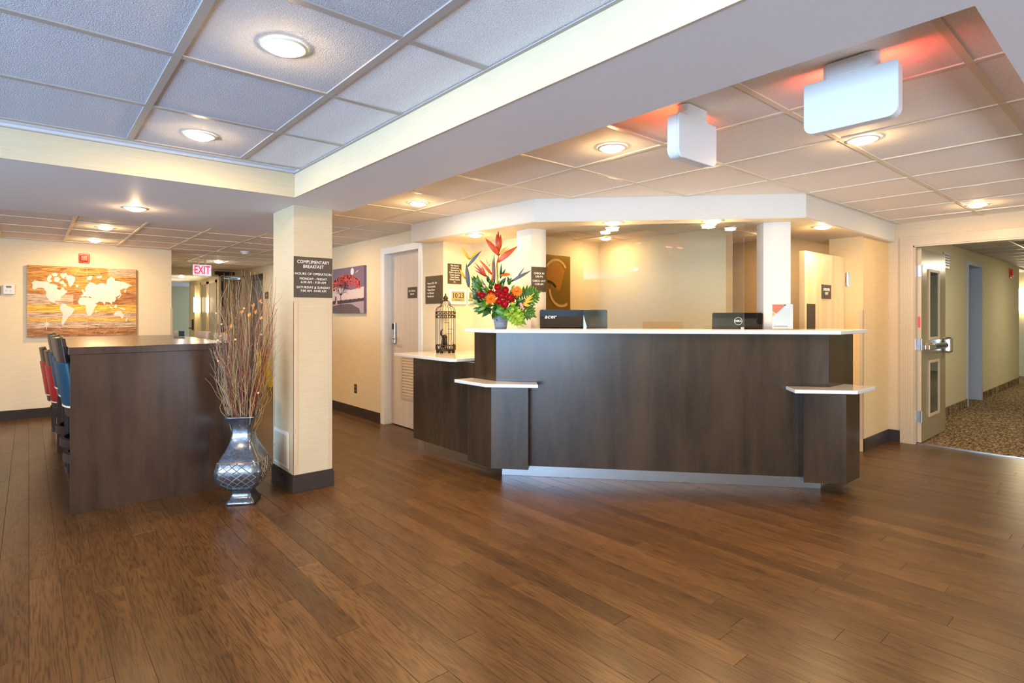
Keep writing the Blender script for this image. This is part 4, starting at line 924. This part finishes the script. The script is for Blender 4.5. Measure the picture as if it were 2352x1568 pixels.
def mp_quad(x0, x1, v0, v1, m, yy=-.0355):    # v from the top, 0..1
    MB().add([(x0 * Wm - Wm / 2, yy, Hm / 2 - v1 * Hm), (x1 * Wm - Wm / 2, yy, Hm / 2 - v1 * Hm), (x1 * Wm - Wm / 2, yy, Hm / 2 - v0 * Hm), (x0 * Wm - Wm / 2, yy, Hm / 2 - v0 * Hm)], [(0, 1, 2, 3)]).build('print', m, t)
for q in ((0, .72, .002, .11, WO), (.72, .998, .002, .11, WG), (0, 1, .113, .235, WO), (0, 1, .238, .36, WO), (0, .40, .402, .54, WG), (.40, 1, .40, .54, WB), (0, 1, .362, .398, WB), (0, 1, .543, .66, WY), (0, 1, .663, .735, WG), (0, 1, .738, .785, WY), (0, 1, .788, .88, WG), (0, 1, .883, .998, WB)): mp_quad(*q)
CONT = [[(160, 620), (200, 590), (320, 600), (385, 600), (430, 635), (500, 650), (545, 665), (560, 690), (540, 720), (575, 745), (605, 735), (610, 700), (640, 705), (665, 745), (710, 765), (680, 800), (640, 830), (600, 850), (605, 880), (590, 905), (600, 940), (580, 915), (520, 915), (500, 945), (540, 965), (575, 975), (565, 990), (520, 960), (470, 945), (430, 915), (395, 870), (372, 830), (380, 780), (345, 720), (310, 705), (250, 705), (195, 740), (165, 700), (180, 670)],
        [(385, 580), (400, 520), (440, 490), (470, 520), (440, 570), (470, 600), (420, 625)], [(450, 480), (510, 460), (560, 475), (540, 520), (490, 520)], [(500, 540), (560, 530), (600, 560), (560, 620), (500, 600)], [(590, 480), (690, 470), (705, 500), (640, 560), (610, 530)], [(640, 640), (690, 650), (690, 690), (650, 690)], [(570, 610), (640, 590), (670, 640), (610, 650)],
        [(690, 510), (760, 500), (830, 540), (820, 600), (790, 660), (750, 700), (725, 660), (715, 600), (680, 560)], [(835, 670), (860, 660), (890, 675), (870, 700), (840, 690)],
        [(620, 965), (670, 970), (720, 1020), (790, 1035), (820, 1055), (800, 1110), (760, 1160), (720, 1190), (690, 1240), (655, 1290), (640, 1310), (660, 1335), (625, 1320), (610, 1280), (625, 1200), (635, 1130), (600, 1080), (585, 1030)],
        [(900, 880), (960, 865), (1020, 870), (1100, 885), (1120, 900), (1150, 950), (1165, 985), (1190, 985), (1150, 1040), (1130, 1080), (1120, 1120), (1080, 1165), (1040, 1180), (1020, 1140), (1000, 1080), (1005, 1030), (985, 990), (930, 1000), (890, 980), (875, 940)],
        [(925, 830), (960, 820), (950, 790), (1000, 770), (985, 730), (1020, 670), (1070, 620), (1140, 640), (1170, 670), (1240, 640), (1290, 640), (1340, 660), (1360, 580), (1420, 530), (1480, 560), (1490, 600), (1560, 610), (1640, 620), (1800, 690), (1740, 700), (1690, 740), (1640, 730), (1580, 760), (1590, 810), (1560, 850), (1500, 870), (1510, 910), (1480, 950), (1440, 950), (1440, 1000), (1400, 960), (1360, 950), (1330, 950), (1310, 1000), (1280, 950), (1220, 940), (1200, 960), (1160, 975), (1130, 920), (1110, 895), (1090, 870), (1060, 855), (1040, 870), (990, 850), (930, 860)],
        [(1025, 540), (1060, 515), (1110, 515), (1100, 560), (1070, 590), (1030, 580)], [(1175, 525), (1270, 515), (1260, 550), (1190, 555)], [(930, 740), (960, 735), (975, 780), (945, 785)], [(1650, 760), (1690, 745), (1672, 800), (1655, 795)],
        [(1475, 1150), (1500, 1115), (1540, 1095), (1560, 1110), (1590, 1095), (1610, 1130), (1645, 1170), (1640, 1210), (1610, 1235), (1580, 1195), (1530, 1180), (1480, 1190)], [(1690, 1215), (1720, 1230), (1690, 1280), (1670, 1270)],
        [(1390, 995), (1420, 1030), (1470, 1060), (1440, 1065), (1400, 1040)], [(1470, 1030), (1510, 990), (1530, 1030), (1500, 1060)], [(1550, 1040), (1620, 1050), (1680, 1080), (1660, 1085), (1590, 1070)], [(1160, 1090), (1180, 1080), (1175, 1125), (1155, 1130)], [(1590, 800), (1605, 830), (1570, 890), (1530, 890), (1580, 850)]]
for cpoly in CONT:
    mb = MB(); polyface(mb, [(mxy(*p)[0], -.0362, mxy(*p)[1]) for p in cpoly]); mb.build('continent', 'map_w', t)
mb = MB(); cxp, cyp = 385, 1300
for k in range(8):
    a_ = k * PI / 4; Lr = 110 if k % 2 == 0 else 75; tip = mxy(cxp + Lr * math.sin(a_), cyp - Lr * math.cos(a_)); c0 = mxy(cxp, cyp); s1_ = mxy(cxp + 22 * math.sin(a_ + .4), cyp - 22 * math.cos(a_ + .4)); s2_ = mxy(cxp + 22 * math.sin(a_ - .4), cyp - 22 * math.cos(a_ - .4))
    mb.add([(tip[0], -.0362, tip[1]), (s1_[0], -.0362, s1_[1]), (c0[0], -.0362, c0[1]), (s2_[0], -.0362, s2_[1])], [(0, 1, 2, 3)])
mb.build('compass_rose', 'map_w', t)
mb = MB()
for (ax, ay), (bx_, by_) in (((1020, 400), (1020, 620)), ((1020, 1185), (1020, 1490)), ((1350, 980), (1160, 1490)), ((1430, 1340), (1290, 1490)), ((1830, 1080), (1470, 1480)), ((440, 420), (580, 360)), ((620, 470), (740, 380)), ((820, 500), (900, 390)), ((1230, 495), (1190, 400)), ((540, 1300), (620, 1420)), ((760, 1230), (800, 1300))):
    Ld = math.hypot(bx_ - ax, by_ - ay); nd_ = int(Ld / 34)
    for i in range(nd_):
        p = mxy(ax + (bx_ - ax) * i / nd_, ay + (by_ - ay) * i / nd_); q = mxy(ax + (bx_ - ax) * (i + .6) / nd_, ay + (by_ - ay) * (i + .6) / nd_); dx_, dz_ = q[0] - p[0], q[1] - p[1]; l_ = math.hypot(dx_, dz_) or 1; ex, ez = -dz_ / l_ * .0016, dx_ / l_ * .0016
        mb.add([(p[0] - ex, -.036, p[1] - ez), (q[0] - ex, -.036, q[1] - ez), (q[0] + ex, -.036, q[1] + ez), (p[0] + ex, -.036, p[1] + ez)], [(0, 1, 2, 3)])
mb.build('meridian_dashes', 'map_w', t)
# red tree canvas on the electrical room wall (faces -X); local x = -Y world
ya, yb = 6.55, 7.50
t = thing('tree_picture', 'canvas picture of a red tree under the moon, beside the taupe door', 'picture', (3.214, (ya + yb) / 2, 1.625), -PI / 2); Wt, Hb = yb - ya, .60
for k_, c_ in dict(p_sky=(.17, .12, .18), p_red=(.62, .05, .05), p_red2=(.80, .10, .09), p_dark=(.05, .03, .04), p_pale=(.62, .50, .50), p_gnd=(.11, .08, .10), p_mist=(.36, .28, .33), p_wht=(.75, .72, .70), p_skin=(.70, .36, .16)).items(): M[k_] = mat('print_' + k_[2:], c_, .5)
MB().box(-Wt / 2, Wt / 2, -.035, 0, -Hb / 2, Hb / 2).build('canvas', 'p_sky', t)
def tp(nm, m, pts, l=0): mb = MB(); polyface(mb, [(x_ * Wt, -.0355 - .0003 * l, z_ * Hb) for x_, z_ in pts]); mb.build(nm, m, t)
tp('print', 'p_pale', [(-.5, -.22), (.5, -.18), (.5, .06), (.1, .0), (-.2, .06), (-.5, .12)], 0); tp('print', 'p_mist', [(-.5, -.5), (.5, -.5), (.5, -.20), (.2, -.24), (-.5, -.30)], 1)
tp('print', 'p_dark', [(-.5, -.30)] + [(-.5 + i / 20, -.235 + .02 * math.sin(i * 2.3) + .0025 * i) for i in range(21)] + [(.5, -.24), (0, -.28)], 2)
tp('print', 'p_gnd', [(-.5, -.5), (.40, -.5), (.36, -.40), (.12, -.30), (-.2, -.30), (-.5, -.34)], 3)
tp('print', 'p_wht', [(.15 + .052 * math.cos(q * PI / 9), .40 + .075 * math.sin(q * PI / 9)) for q in range(18)], 2); tp('print', 'p_wht', [(.25, .35), (.33, .40), (.34, .42), (.28, .385)], 2)
mb = MB()
def br(x_, z_, a_, l_, w_, dp):
    x2, z2 = x_ + l_ * math.sin(a_) * .75, z_ + l_ * math.cos(a_); ex, ez = math.cos(a_) * w_, -math.sin(a_) * w_
    mb.add([((x_ - ex) * Wt, -.0368, (z_ - ez) * Hb), ((x2 - ex * .6) * Wt, -.0368, (z2 - ez * .6) * Hb), ((x2 + ex * .6) * Wt, -.0368, (z2 + ez * .6) * Hb), ((x_ + ex) * Wt, -.0368, (z_ + ez) * Hb)], [(0, 1, 2, 3)])
    if dp:
        for da in (-.55, .0, .5) if dp > 2 else (-.5, .45): br(x2, z2, a_ * .85 + da + R2.uniform(-.15, .15), l_ * R2.uniform(.62, .8), w_ * .62, dp - 1)
br(-.22, -.34, 0, .24, .012, 0); br(-.22, -.10, -.75, .13, .010, 4); br(-.22, -.10, .1, .12, .010, 4); br(-.22, -.10, .8, .14, .010, 5); br(-.22, -.10, 1.15, .12, .008, 4); br(-.22, -.10, -1.1, .10, .008, 3)
mb.build('branches', 'p_dark', t)
for lay, m_, n_, in ((4, 'p_red', 260), (5, 'p_red2', 200)):
    mb = MB()
    for i in range(n_):
        u = R2.uniform(-1, 1); cx_ = -.07 + u * .45; topz = .34 - .16 * u * u; cz_ = topz - R2.random() ** 1.4 * (.24 if lay == 4 else .15); r_ = R2.uniform(.008, .020)
        pts = [(cx_ + r_ * R2.uniform(.6, 1.2) * math.cos(q * PI / 3), cz_ + r_ * 1.3 * R2.uniform(.6, 1.2) * math.sin(q * PI / 3)) for q in range(6)]
        if abs(cx_) > .48: continue
        n0 = [(x_ * Wt, -.0362 - .0003 * lay, z_ * Hb) for x_, z_ in pts]; mb.add(n0, [tuple(range(6))])
    mb.build('print', m_, t)
tp('print', 'p_skin', [(-.40, -.30), (-.33, -.30), (-.34, -.16), (-.38, -.14)], 6); tp('print', 'p_dark', [(-.42, -.26), (-.38, -.26), (-.37, -.12), (-.41, -.12)], 7)
# outlet, access panel
yo_, zo_ = GX(817, 892, 3.215)
t = thing('wall_outlet', 'brown wall outlet plate low on the wall under the tree picture', 'outlet', (3.2145, yo_, zo_), -PI / 2); MB().box(-.036, .036, -.005, 0, -.058, .058).build('plate', 'sign', t, bevel=.002)
for dz in (-.022, .022): MB().box(-.014, .014, -.0065, -.005, dz - .012, dz + .012).build('socket', 'steel', t, bevel=.002)
t = thing('access_panel', 'pale access panel low on the left face of the column', 'panel', (CX0 - .0005, 4.43, .29), -PI / 2); MB().box(-.155, .165, -.006, 0, -.135, .135).build('frame', 'trim', t, bevel=.002); MB().box(-.132, .142, -.009, -.006, -.112, .112).build('lid', 'wall_b', t, bevel=.002)
MB().box(-.128, -.122, -.011, -.009, -.01, .01).build('latch', 'steel', t)
# digital clocks
def clock(x, z, w_, h_, txt, label, sub):
    t = thing('digital_clock', label, 'clock', (x, 4.829, z)); MB().box(-w_ / 2, w_ / 2, -.022, 0, -h_ / 2, h_ / 2).build('case', 'white', t, bevel=.006)
    MB().box(-w_ * .38, w_ * .38, -.0228, -.022, -h_ * .30, h_ * .36).build('display', M['lcd_y'], t)
    text(txt, .080, (0, -.0232, .012), 0, 'black', t, sx=.85); text(sub, .020, (0, -.0232, -.034), 0, 'black', t)
M['lcd_y'] = mat('lcd_olive', (.32, .29, .13), .3)
clock(3.385, 1.49, .215, .155, '10:23', 'white digital clock showing the time under the ownership notice', 'TUE 24 12')
clock(3.555, 1.49, .075, .150, '12', 'small white second display half hidden behind the flowers', '24')

# ============================================================ BIRDCAGE
bx_, by_ = 3.17, 4.72
t = thing('birdcage', 'tall dark metal birdcage ornament on the low white counter', 'birdcage', (bx_, by_, .925))
R_ = .098; k = 20
MB().lathe([(R_ * .9, .018), (R_, .022), (R_, .030), (R_ * .9, .034)], k=24).build('base_plate', 'iron', t)
for a_ in range(4): MB().box(-.015, .015, -.008, .008, 0, .02).xform(Matrix.Rotation(a_ * PI / 2 + .5, 4, 'Z') @ Matrix.Translation((R_ * .88, 0, 0))).build('foot', 'iron', t)
for i in range(k):
    a_ = 2 * PI * i / k; c_, s_ = math.cos(a_), math.sin(a_)
    pts = [(R_, .03), (R_, .405), (R_ * .98, .43), (R_ * .86, .452), (R_ * .62, .463), (R_ * .47, .475), (R_ * .50, .49), (R_ * .44, .508), (R_ * .22, .52)]
    MB().tube([(r_ * c_, r_ * s_, z) for r_, z in pts], .0019, 4).build('wire', 'iron', t)
for z, h_ in ((.03, .045), (.345, .028), (.385, .022)):
    mb = MB(); mb.lathe([(R_ + .001, z), (R_ + .003, z), (R_ + .003, z + .006), (R_ + .001, z + .006)], k=24, caps=False).lathe([(R_ + .001, z + h_), (R_ + .003, z + h_), (R_ + .003, z + h_ + .006), (R_ + .001, z + h_ + .006)], k=24, caps=False)
    for i in range(16):
        a_ = 2 * PI * (i + .5) / 16; cc = Vector((R_ * math.cos(a_), R_ * math.sin(a_), z + h_ / 2)); tg = Vector((-math.sin(a_), math.cos(a_), 0))
        mb.tube([cc + tg * (.013 * math.cos(q * PI / 3)) + Vector((0, 0, h_ / 2 * math.sin(q * PI / 3))) for q in range(7)], .0032, 4, caps=False)
    mb.build('filigree_band', 'iron', t)
MB().lathe([(.022, .515), (.026, .522), (.020, .53), (.026, .54), (.022, .556), (.010, .568), (.006, .574), (.009, .580), (.002, .594)], k=14).build('finial', 'iron', t, smooth=True)
for z, x0 in ((.30, -.02), (.235, .03), (.19, 0)): MB().tube([(x0 - .035, -R_ * .6, z), (x0 + .03, -R_ * .6, z)], .002, 4).build('perch', 'iron', t)
fig = MB(); fig.tube([(-.03, -.01, .02), (-.032, -.01, .07), (-.026, -.01, .11), (-.035, -.01, .135), (-.05, -.01, .15), (-.048, -.01, .185), (-.03, -.01, .20)], .016, 8, r2=.006).ball((-.004, -.01, .125), .024, 8).tube([(.0, -.01, .03), (.0, -.01, .12)], .018, 8, r2=.02)
fg = fig.build('figurine', 'iron', smooth=True, bevel=0); fg.location = (bx_ - .01, by_, .958); tag(fg, 'dark elephant figurine with raised trunk inside the birdcage', 'figurine')
M['candle'] = mat('candle_glass', (.55, .42, .25), .2)
cn = MB().lathe([(.022, 0), (.026, .01), (.026, .07), (.020, .075), (.018, .075)], k=14).build('candle_jar', 'candle'); cn.location = (bx_ + .045, by_ - .02, .958); tag(cn, 'patterned glass candle jar inside the birdcage', 'candle')

# ============================================================ FLOWERS
FD = 4.60; S = FD / FP
fxx = fx * FD + rx * (1150 - CX) / FP * FD; fyy = fy * FD + ry * (1150 - CX) / FP * FD
t = thing('flower_arrangement', 'tropical flower arrangement with roses and bird of paradise in a grey pot on the counter', 'flowers', (fxx, fyy, 1.188), -HEAD)
R3 = random.Random(5)
MB().lathe([(.046, 0), (.049, .004), (.062, .09), (.070, .150), (.068, .152), (.060, .140)], k=24).build('pot', 'pot', t, smooth=True)
def fp(px, py, dep=0.0): return Vector(((px - 1150) * S, -dep, (755 - py) * S))
for k_, c_, r_ in (('g1', (.030, .125, .006), .3), ('g2', (.085, .24, .008), .3), ('g3', (.012, .055, .008), .35), ('g4', (.24, .36, .015), .35), ('g5', (.22, .32, .12), .5), ('rose', (.50, .004, .008), .5), ('ger', (.92, .20, .01), .5), ('ger_c', (.50, .08, .01), .6),
                   ('hel', (.66, .075, .004), .35), ('hel_d', (.36, .02, .012), .4), ('bop_y', (.92, .42, .01), .4), ('bop_g', (.085, .080, .085), .4), ('stem', (.36, .30, .05), .45), ('hel_y', (.75, .45, .04), .4), ('pink', (.75, .36, .30), .5), ('lime', (.30, .48, .03), .5)): M[k_] = mat('flower_' + k_, c_, r_)
def blade(nm, m, p0, p1, w_, side=None, bulge=0.0, fold=.35, k=6, pw=.9, parent=None):
    """pointed leaf or petal from p0 to p1"""
    p0, p1 = Vector(p0), Vector(p1); ax_ = p1 - p0; L_ = ax_.length; ax_.normalize()
    nrm = Vector(side) if side is not None else Vector((0, -1, 0)); nrm = (nrm - ax_ * nrm.dot(ax_)).normalized(); sd = ax_.cross(nrm); vs = []
    for i in range(k + 1):
        u = i / k; c_ = p0 + ax_ * (L_ * u) + nrm * (bulge * math.sin(PI * u)); hw = w_ / 2 * max(.05, math.sin(PI * min(1, (u * .9 + .1)) ** pw)) if i < k else w_ * .01
        vs += [c_ - sd * hw + nrm * (hw * fold), c_, c_ + sd * hw + nrm * (hw * fold)]
    fs = []
    for i in range(k): a_ = i * 3; fs += [(a_, a_ + 1, a_ + 4, a_ + 3), (a_ + 1, a_ + 2, a_ + 5, a_ + 4)]
    return MB().add(vs, fs).build(nm, m, parent or t, smooth=True, solid=.0012)
# filler foliage
LE = []
for i in range(120):
    a_ = R3.uniform(0, 2 * PI); q = R3.random() ** .5; cx_ = 1143 + 52 * q * math.cos(a_); cy_ = 690 + 34 * q * math.sin(a_)
    dr_ = Vector((math.cos(a_) * (1 if R3.random() < .8 else -1), R3.uniform(-.8, .3), -math.sin(a_) * .8 + .15)).normalized(); p0 = fp(cx_, cy_, R3.uniform(-.02, .09)); L_ = R3.uniform(.035, .085)
    blade('leaf', R3.choice(['g1', 'g1', 'g2', 'g3', 'g3', 'g5']), p0, p0 + dr_ * L_, R3.uniform(.016, .034), side=(R3.uniform(-.5, .5), -1, R3.uniform(-.2, .8)), bulge=.006, k=4)
for (ax, ay, bx2, by2, w_, m_) in ((1110, 690, 1084, 636, .055, 'g1'), (1100, 670, 1098, 632, .05, 'g1'), (1105, 700, 1086, 662, .05, 'g3'), (1120, 705, 1090, 716, .06, 'g1'), (1128, 708, 1108, 728, .045, 'g3'), (1125, 700, 1096, 700, .05, 'g2'), (1150, 640, 1152, 606, .02, 'g3'),
                                   (1152, 636, 1162, 618, .02, 'g3'), (1150, 655, 1163, 638, .035, 'g3'), (1168, 655, 1175, 638, .03, 'g1'), (1170, 650, 1166, 636, .03, 'g3'), (1125, 650, 1118, 632, .03, 'g3'), (1130, 655, 1124, 640, .03, 'g1'), (1145, 705, 1182, 738, .085, 'g2'), (1135, 700, 1165, 728, .07, 'g2'), (1112, 655, 1106, 640, .02, 'g5'), (1122, 668, 1108, 652, .022, 'pink')):
    blade('leaf', m_, fp(ax, ay, .05), fp(bx2, by2, .08), w_, bulge=.012)
# variegated sprig on the left
for i in range(16): x0, y0 = R3.uniform(1088, 1120), R3.uniform(665, 705); blade('leaf', 'g5', fp(x0, y0, .10), fp(x0 - R3.uniform(4, 10), y0 - R3.uniform(-4, 10), .12), .014, k=4)
# monstera leaves: lobes on both sides of a midrib
def monstera(b0, tip, wd, m_, dep, n_=7, droop=0.0):
    p0, p1 = fp(*b0, dep), fp(*tip, dep + droop); ax_ = (p1 - p0); L_ = ax_.length; ax_.normalize(); nrm = Vector((0, -1, .15)).normalized(); sd = ax_.cross(nrm).normalized()
    MB().tube([p0, (p0 + p1) / 2 + nrm * .004, p1], .0022, 5, r2=.0008).build('midrib', 'lime', t)
    for sg in (-1, 1):
        for i in range(n_):
            u = i / (n_ - 1); env = math.sin(PI * (.22 + .70 * u)) ** .7; q = p0 + ax_ * (L_ * (.02 + .80 * u)); fw = .15 + 1.0 * u
            d_ = (sd * sg + ax_ * fw).normalized() if i else (sd * sg - ax_ * .55).normalized()
            blade('monstera_lobe', m_, q, q + d_ * (wd * S * env) + nrm * R3.uniform(-.006, .006), L_ / n_ * 1.35, side=nrm, bulge=.007, fold=.10, pw=1.15, k=6)
    blade('monstera_lobe', m_, p0 + ax_ * L_ * .6, p1 + ax_ * .03, L_ * .22, side=nrm, k=6)
monstera((1190, 690), (1236, 672), 30, 'g1', .030, 8)
monstera((1188, 700), (1226, 725), 26, 'g1', .022, 7)
monstera((1160, 704), (1202, 740), 24, 'g2', .10, 7, .01)
monstera((1172, 720), (1196, 744), 18, 'g4', .115, 6, .01)
monstera((1112, 690), (1090, 640), 22, 'g1', .0, 7)
# roses
def rose(px, py, dep, r_):
    c_ = fp(px, py, dep); root = None; o = MB(); o.ball(c_, r_ * .62, 8); root = o.build('rose', 'rose', t, smooth=True)
    mb = MB()
    for ring_, (n_, rad, up) in enumerate(((5, .95, -.1), (5, .8, .25), (4, .55, .5))):
        for i in range(n_):
            a_ = 2 * PI * i / n_ + ring_ * .6 + px; out = Vector((math.cos(a_), 0, math.sin(a_))); tg = Vector((-math.sin(a_), 0, math.cos(a_))); nrm = Vector((0, -1, 0)); vs = []
            for v_ in range(4):
                for u_ in range(5):
                    uu = (u_ - 2) / 2; vv = v_ / 3; vs.append(c_ + out * r_ * rad * (.55 + .45 * math.sin(vv * 1.9)) + tg * r_ * .62 * uu * math.sin(.6 + vv * 1.6) + nrm * r_ * (up + vv * .75 - .45 * abs(uu) ** 2 * .4 - .2) - out * r_ * .22 * uu * uu)
            mb.add(vs, [(j * 5 + k2, j * 5 + k2 + 1, j * 5 + k2 + 6, j * 5 + k2 + 5) for j in range(3) for k2 in range(4)])
    mb.build('petals', 'rose', root, smooth=True, solid=.0012)
for px, py, dp, r_ in ((1143.6, 661, .10, .030), (1161, 667, .10, .032), (1152, 679, .125, .032), (1171, 684, .12, .033), (1147, 693, .13, .030), (1159.5, 698, .14, .036), (1108.5, 679, .11, .028), (1101, 674, .10, .022), (1127.7, 674, .10, .028), (1143, 675, .12, .028), (1163, 682, .115, .028), (1176, 688, .11, .026)): rose(px, py, dp, r_)
# gerberas
def gerbera(px, py, dep, r_, nrm):
    c_ = fp(px, py, dep); nrm = Vector(nrm).normalized(); u_ = nrm.orthogonal().normalized(); v_ = nrm.cross(u_)
    g = MB().ball(c_ + nrm * .004, r_ * .24, 10, .5).build('gerbera', 'ger_c', t, smooth=True)
    mb = MB()
    for lay, (n_, rr, wd) in enumerate(((20, 1.0, .20), (16, .74, .18), (12, .48, .15))):
        for i in range(n_):
            a_ = 2 * PI * (i + .5 * lay) / n_; d_ = u_ * math.cos(a_) + v_ * math.sin(a_); s_ = u_ * -math.sin(a_) + v_ * math.cos(a_); h = nrm * (.003 * lay)
            mb.add([c_ + d_ * r_ * .15 + h, c_ + d_ * r_ * rr * .6 + s_ * r_ * wd / 2 + h + nrm * .002, c_ + d_ * r_ * rr + h - nrm * .003, c_ + d_ * r_ * rr * .6 - s_ * r_ * wd / 2 + h + nrm * .002], [(0, 1, 2, 3)])
    mb.build('petals', 'ger', g, solid=.0006)
gerbera(1129, 687, .15, .052, (-.1, -1, .1)); gerbera(1187, 669.5, .11, .052, (.25, -1, .25)); gerbera(1161, 631.5, .07, .050, (0, -.45, .9))
# heliconia
MB().tube([fp(1146, 700, .05), fp(1143.5, 650, .04), fp(1142, 606, .03), fp(1145, 590, .03), fp(1146, 575, .03)], .0085, 8, r2=.006).build('stem', 'stem', t, smooth=True)
H = lambda nm, m_, a, b_, w_, **k_: blade(nm, m_, fp(*a, .05), fp(*b_, .06), w_, bulge=.008, fold=.8, **k_)
H('bract', 'hel', (1143, 603), (1189, 567), .046); H('bract', 'hel', (1147, 588), (1115, 549), .044); H('bract', 'hel', (1146, 580), (1141, 540), .040); H('bract', 'hel', (1147, 576), (1150.5, 541), .036); H('bract', 'hel_d', (1145, 574), (1144.5, 532), .026)
for a, b_ in (((1148, 586), (1167, 567)), ((1150, 588), (1171, 571)), ((1151, 588), (1162, 580)), ((1149, 582), (1160, 570))): H('bract', 'hel_y', a, b_, .016)
H('bract', 'bop_g', (1136, 652), (1135, 584), .022)
# bird of paradise
H('boat', 'bop_g', (1075.5, 613), (1107, 577), .024); H('petal', 'bop_y', (1079, 597), (1061, 568), .026); H('petal', 'hel_y', (1079, 597), (1096, 576), .018); H('petal', 'hel_y', (1080, 598), (1101, 578), .016)
H('boat', 'bop_g', (1078, 660), (1072.5, 606), .036); H('petal', 'bop_y', (1070, 641), (1056.5, 618), .020)
MB().tube([fp(1077, 655, .05), fp(1084, 668, .05), fp(1096, 682, .04), fp(1120, 700, .02)], .004, 6).build('stem', 'stem', t)
for b_ in ((1092, 604), (1090, 612), (1091, 621), (1103, 610), (1108, 611), (1099, 614)): H('bract', 'hel_d' if b_[0] < 1093 else 'hel', (1117, 636), b_, .013)
H('bract', 'hel', (1132, 633), (1101.5, 597), .024); H('bract', 'hel', (1132, 633), (1131.5, 594), .014); H('bract', 'hel', (1130, 650), (1135, 612), .016)
for a, b_ in (((1124, 640), (1117, 595)), ((1124, 612), (1130, 593)), ((1124, 612), (1116.5, 595))): MB().tube([fp(*a, .03), fp(*b_, .03)], .0022, 5, r2=.0006).build('stem', 'iron', t)
MB().tube([fp(1133, 632, .04), fp(1132, 660, .04), fp(1138, 690, .03)], .0035, 6).build('stem', 'hel', t)
H('boat', 'bop_g', (1174, 647), (1220, 622), .026); H('bract', 'bop_g', (1188, 638), (1204.5, 615), .012)
H('boat', 'pink', (1202, 712), (1192, 688), .022)
for b_ in ((1228, 672.5), (1225, 690.5), (1219, 703), (1224, 682), (1214, 705)): H('petal', 'bop_y', (1200, 697), b_, .017)
for px, py in ((1176, 698.5), (1177, 711), (1190.6, 713.7), (1189, 727), (1121, 697), (1080, 690)): MB().ball(fp(px, py, .13), .0155 if px != 1080 else .008, 10).build('seed_pod', 'lime', t, smooth=True)
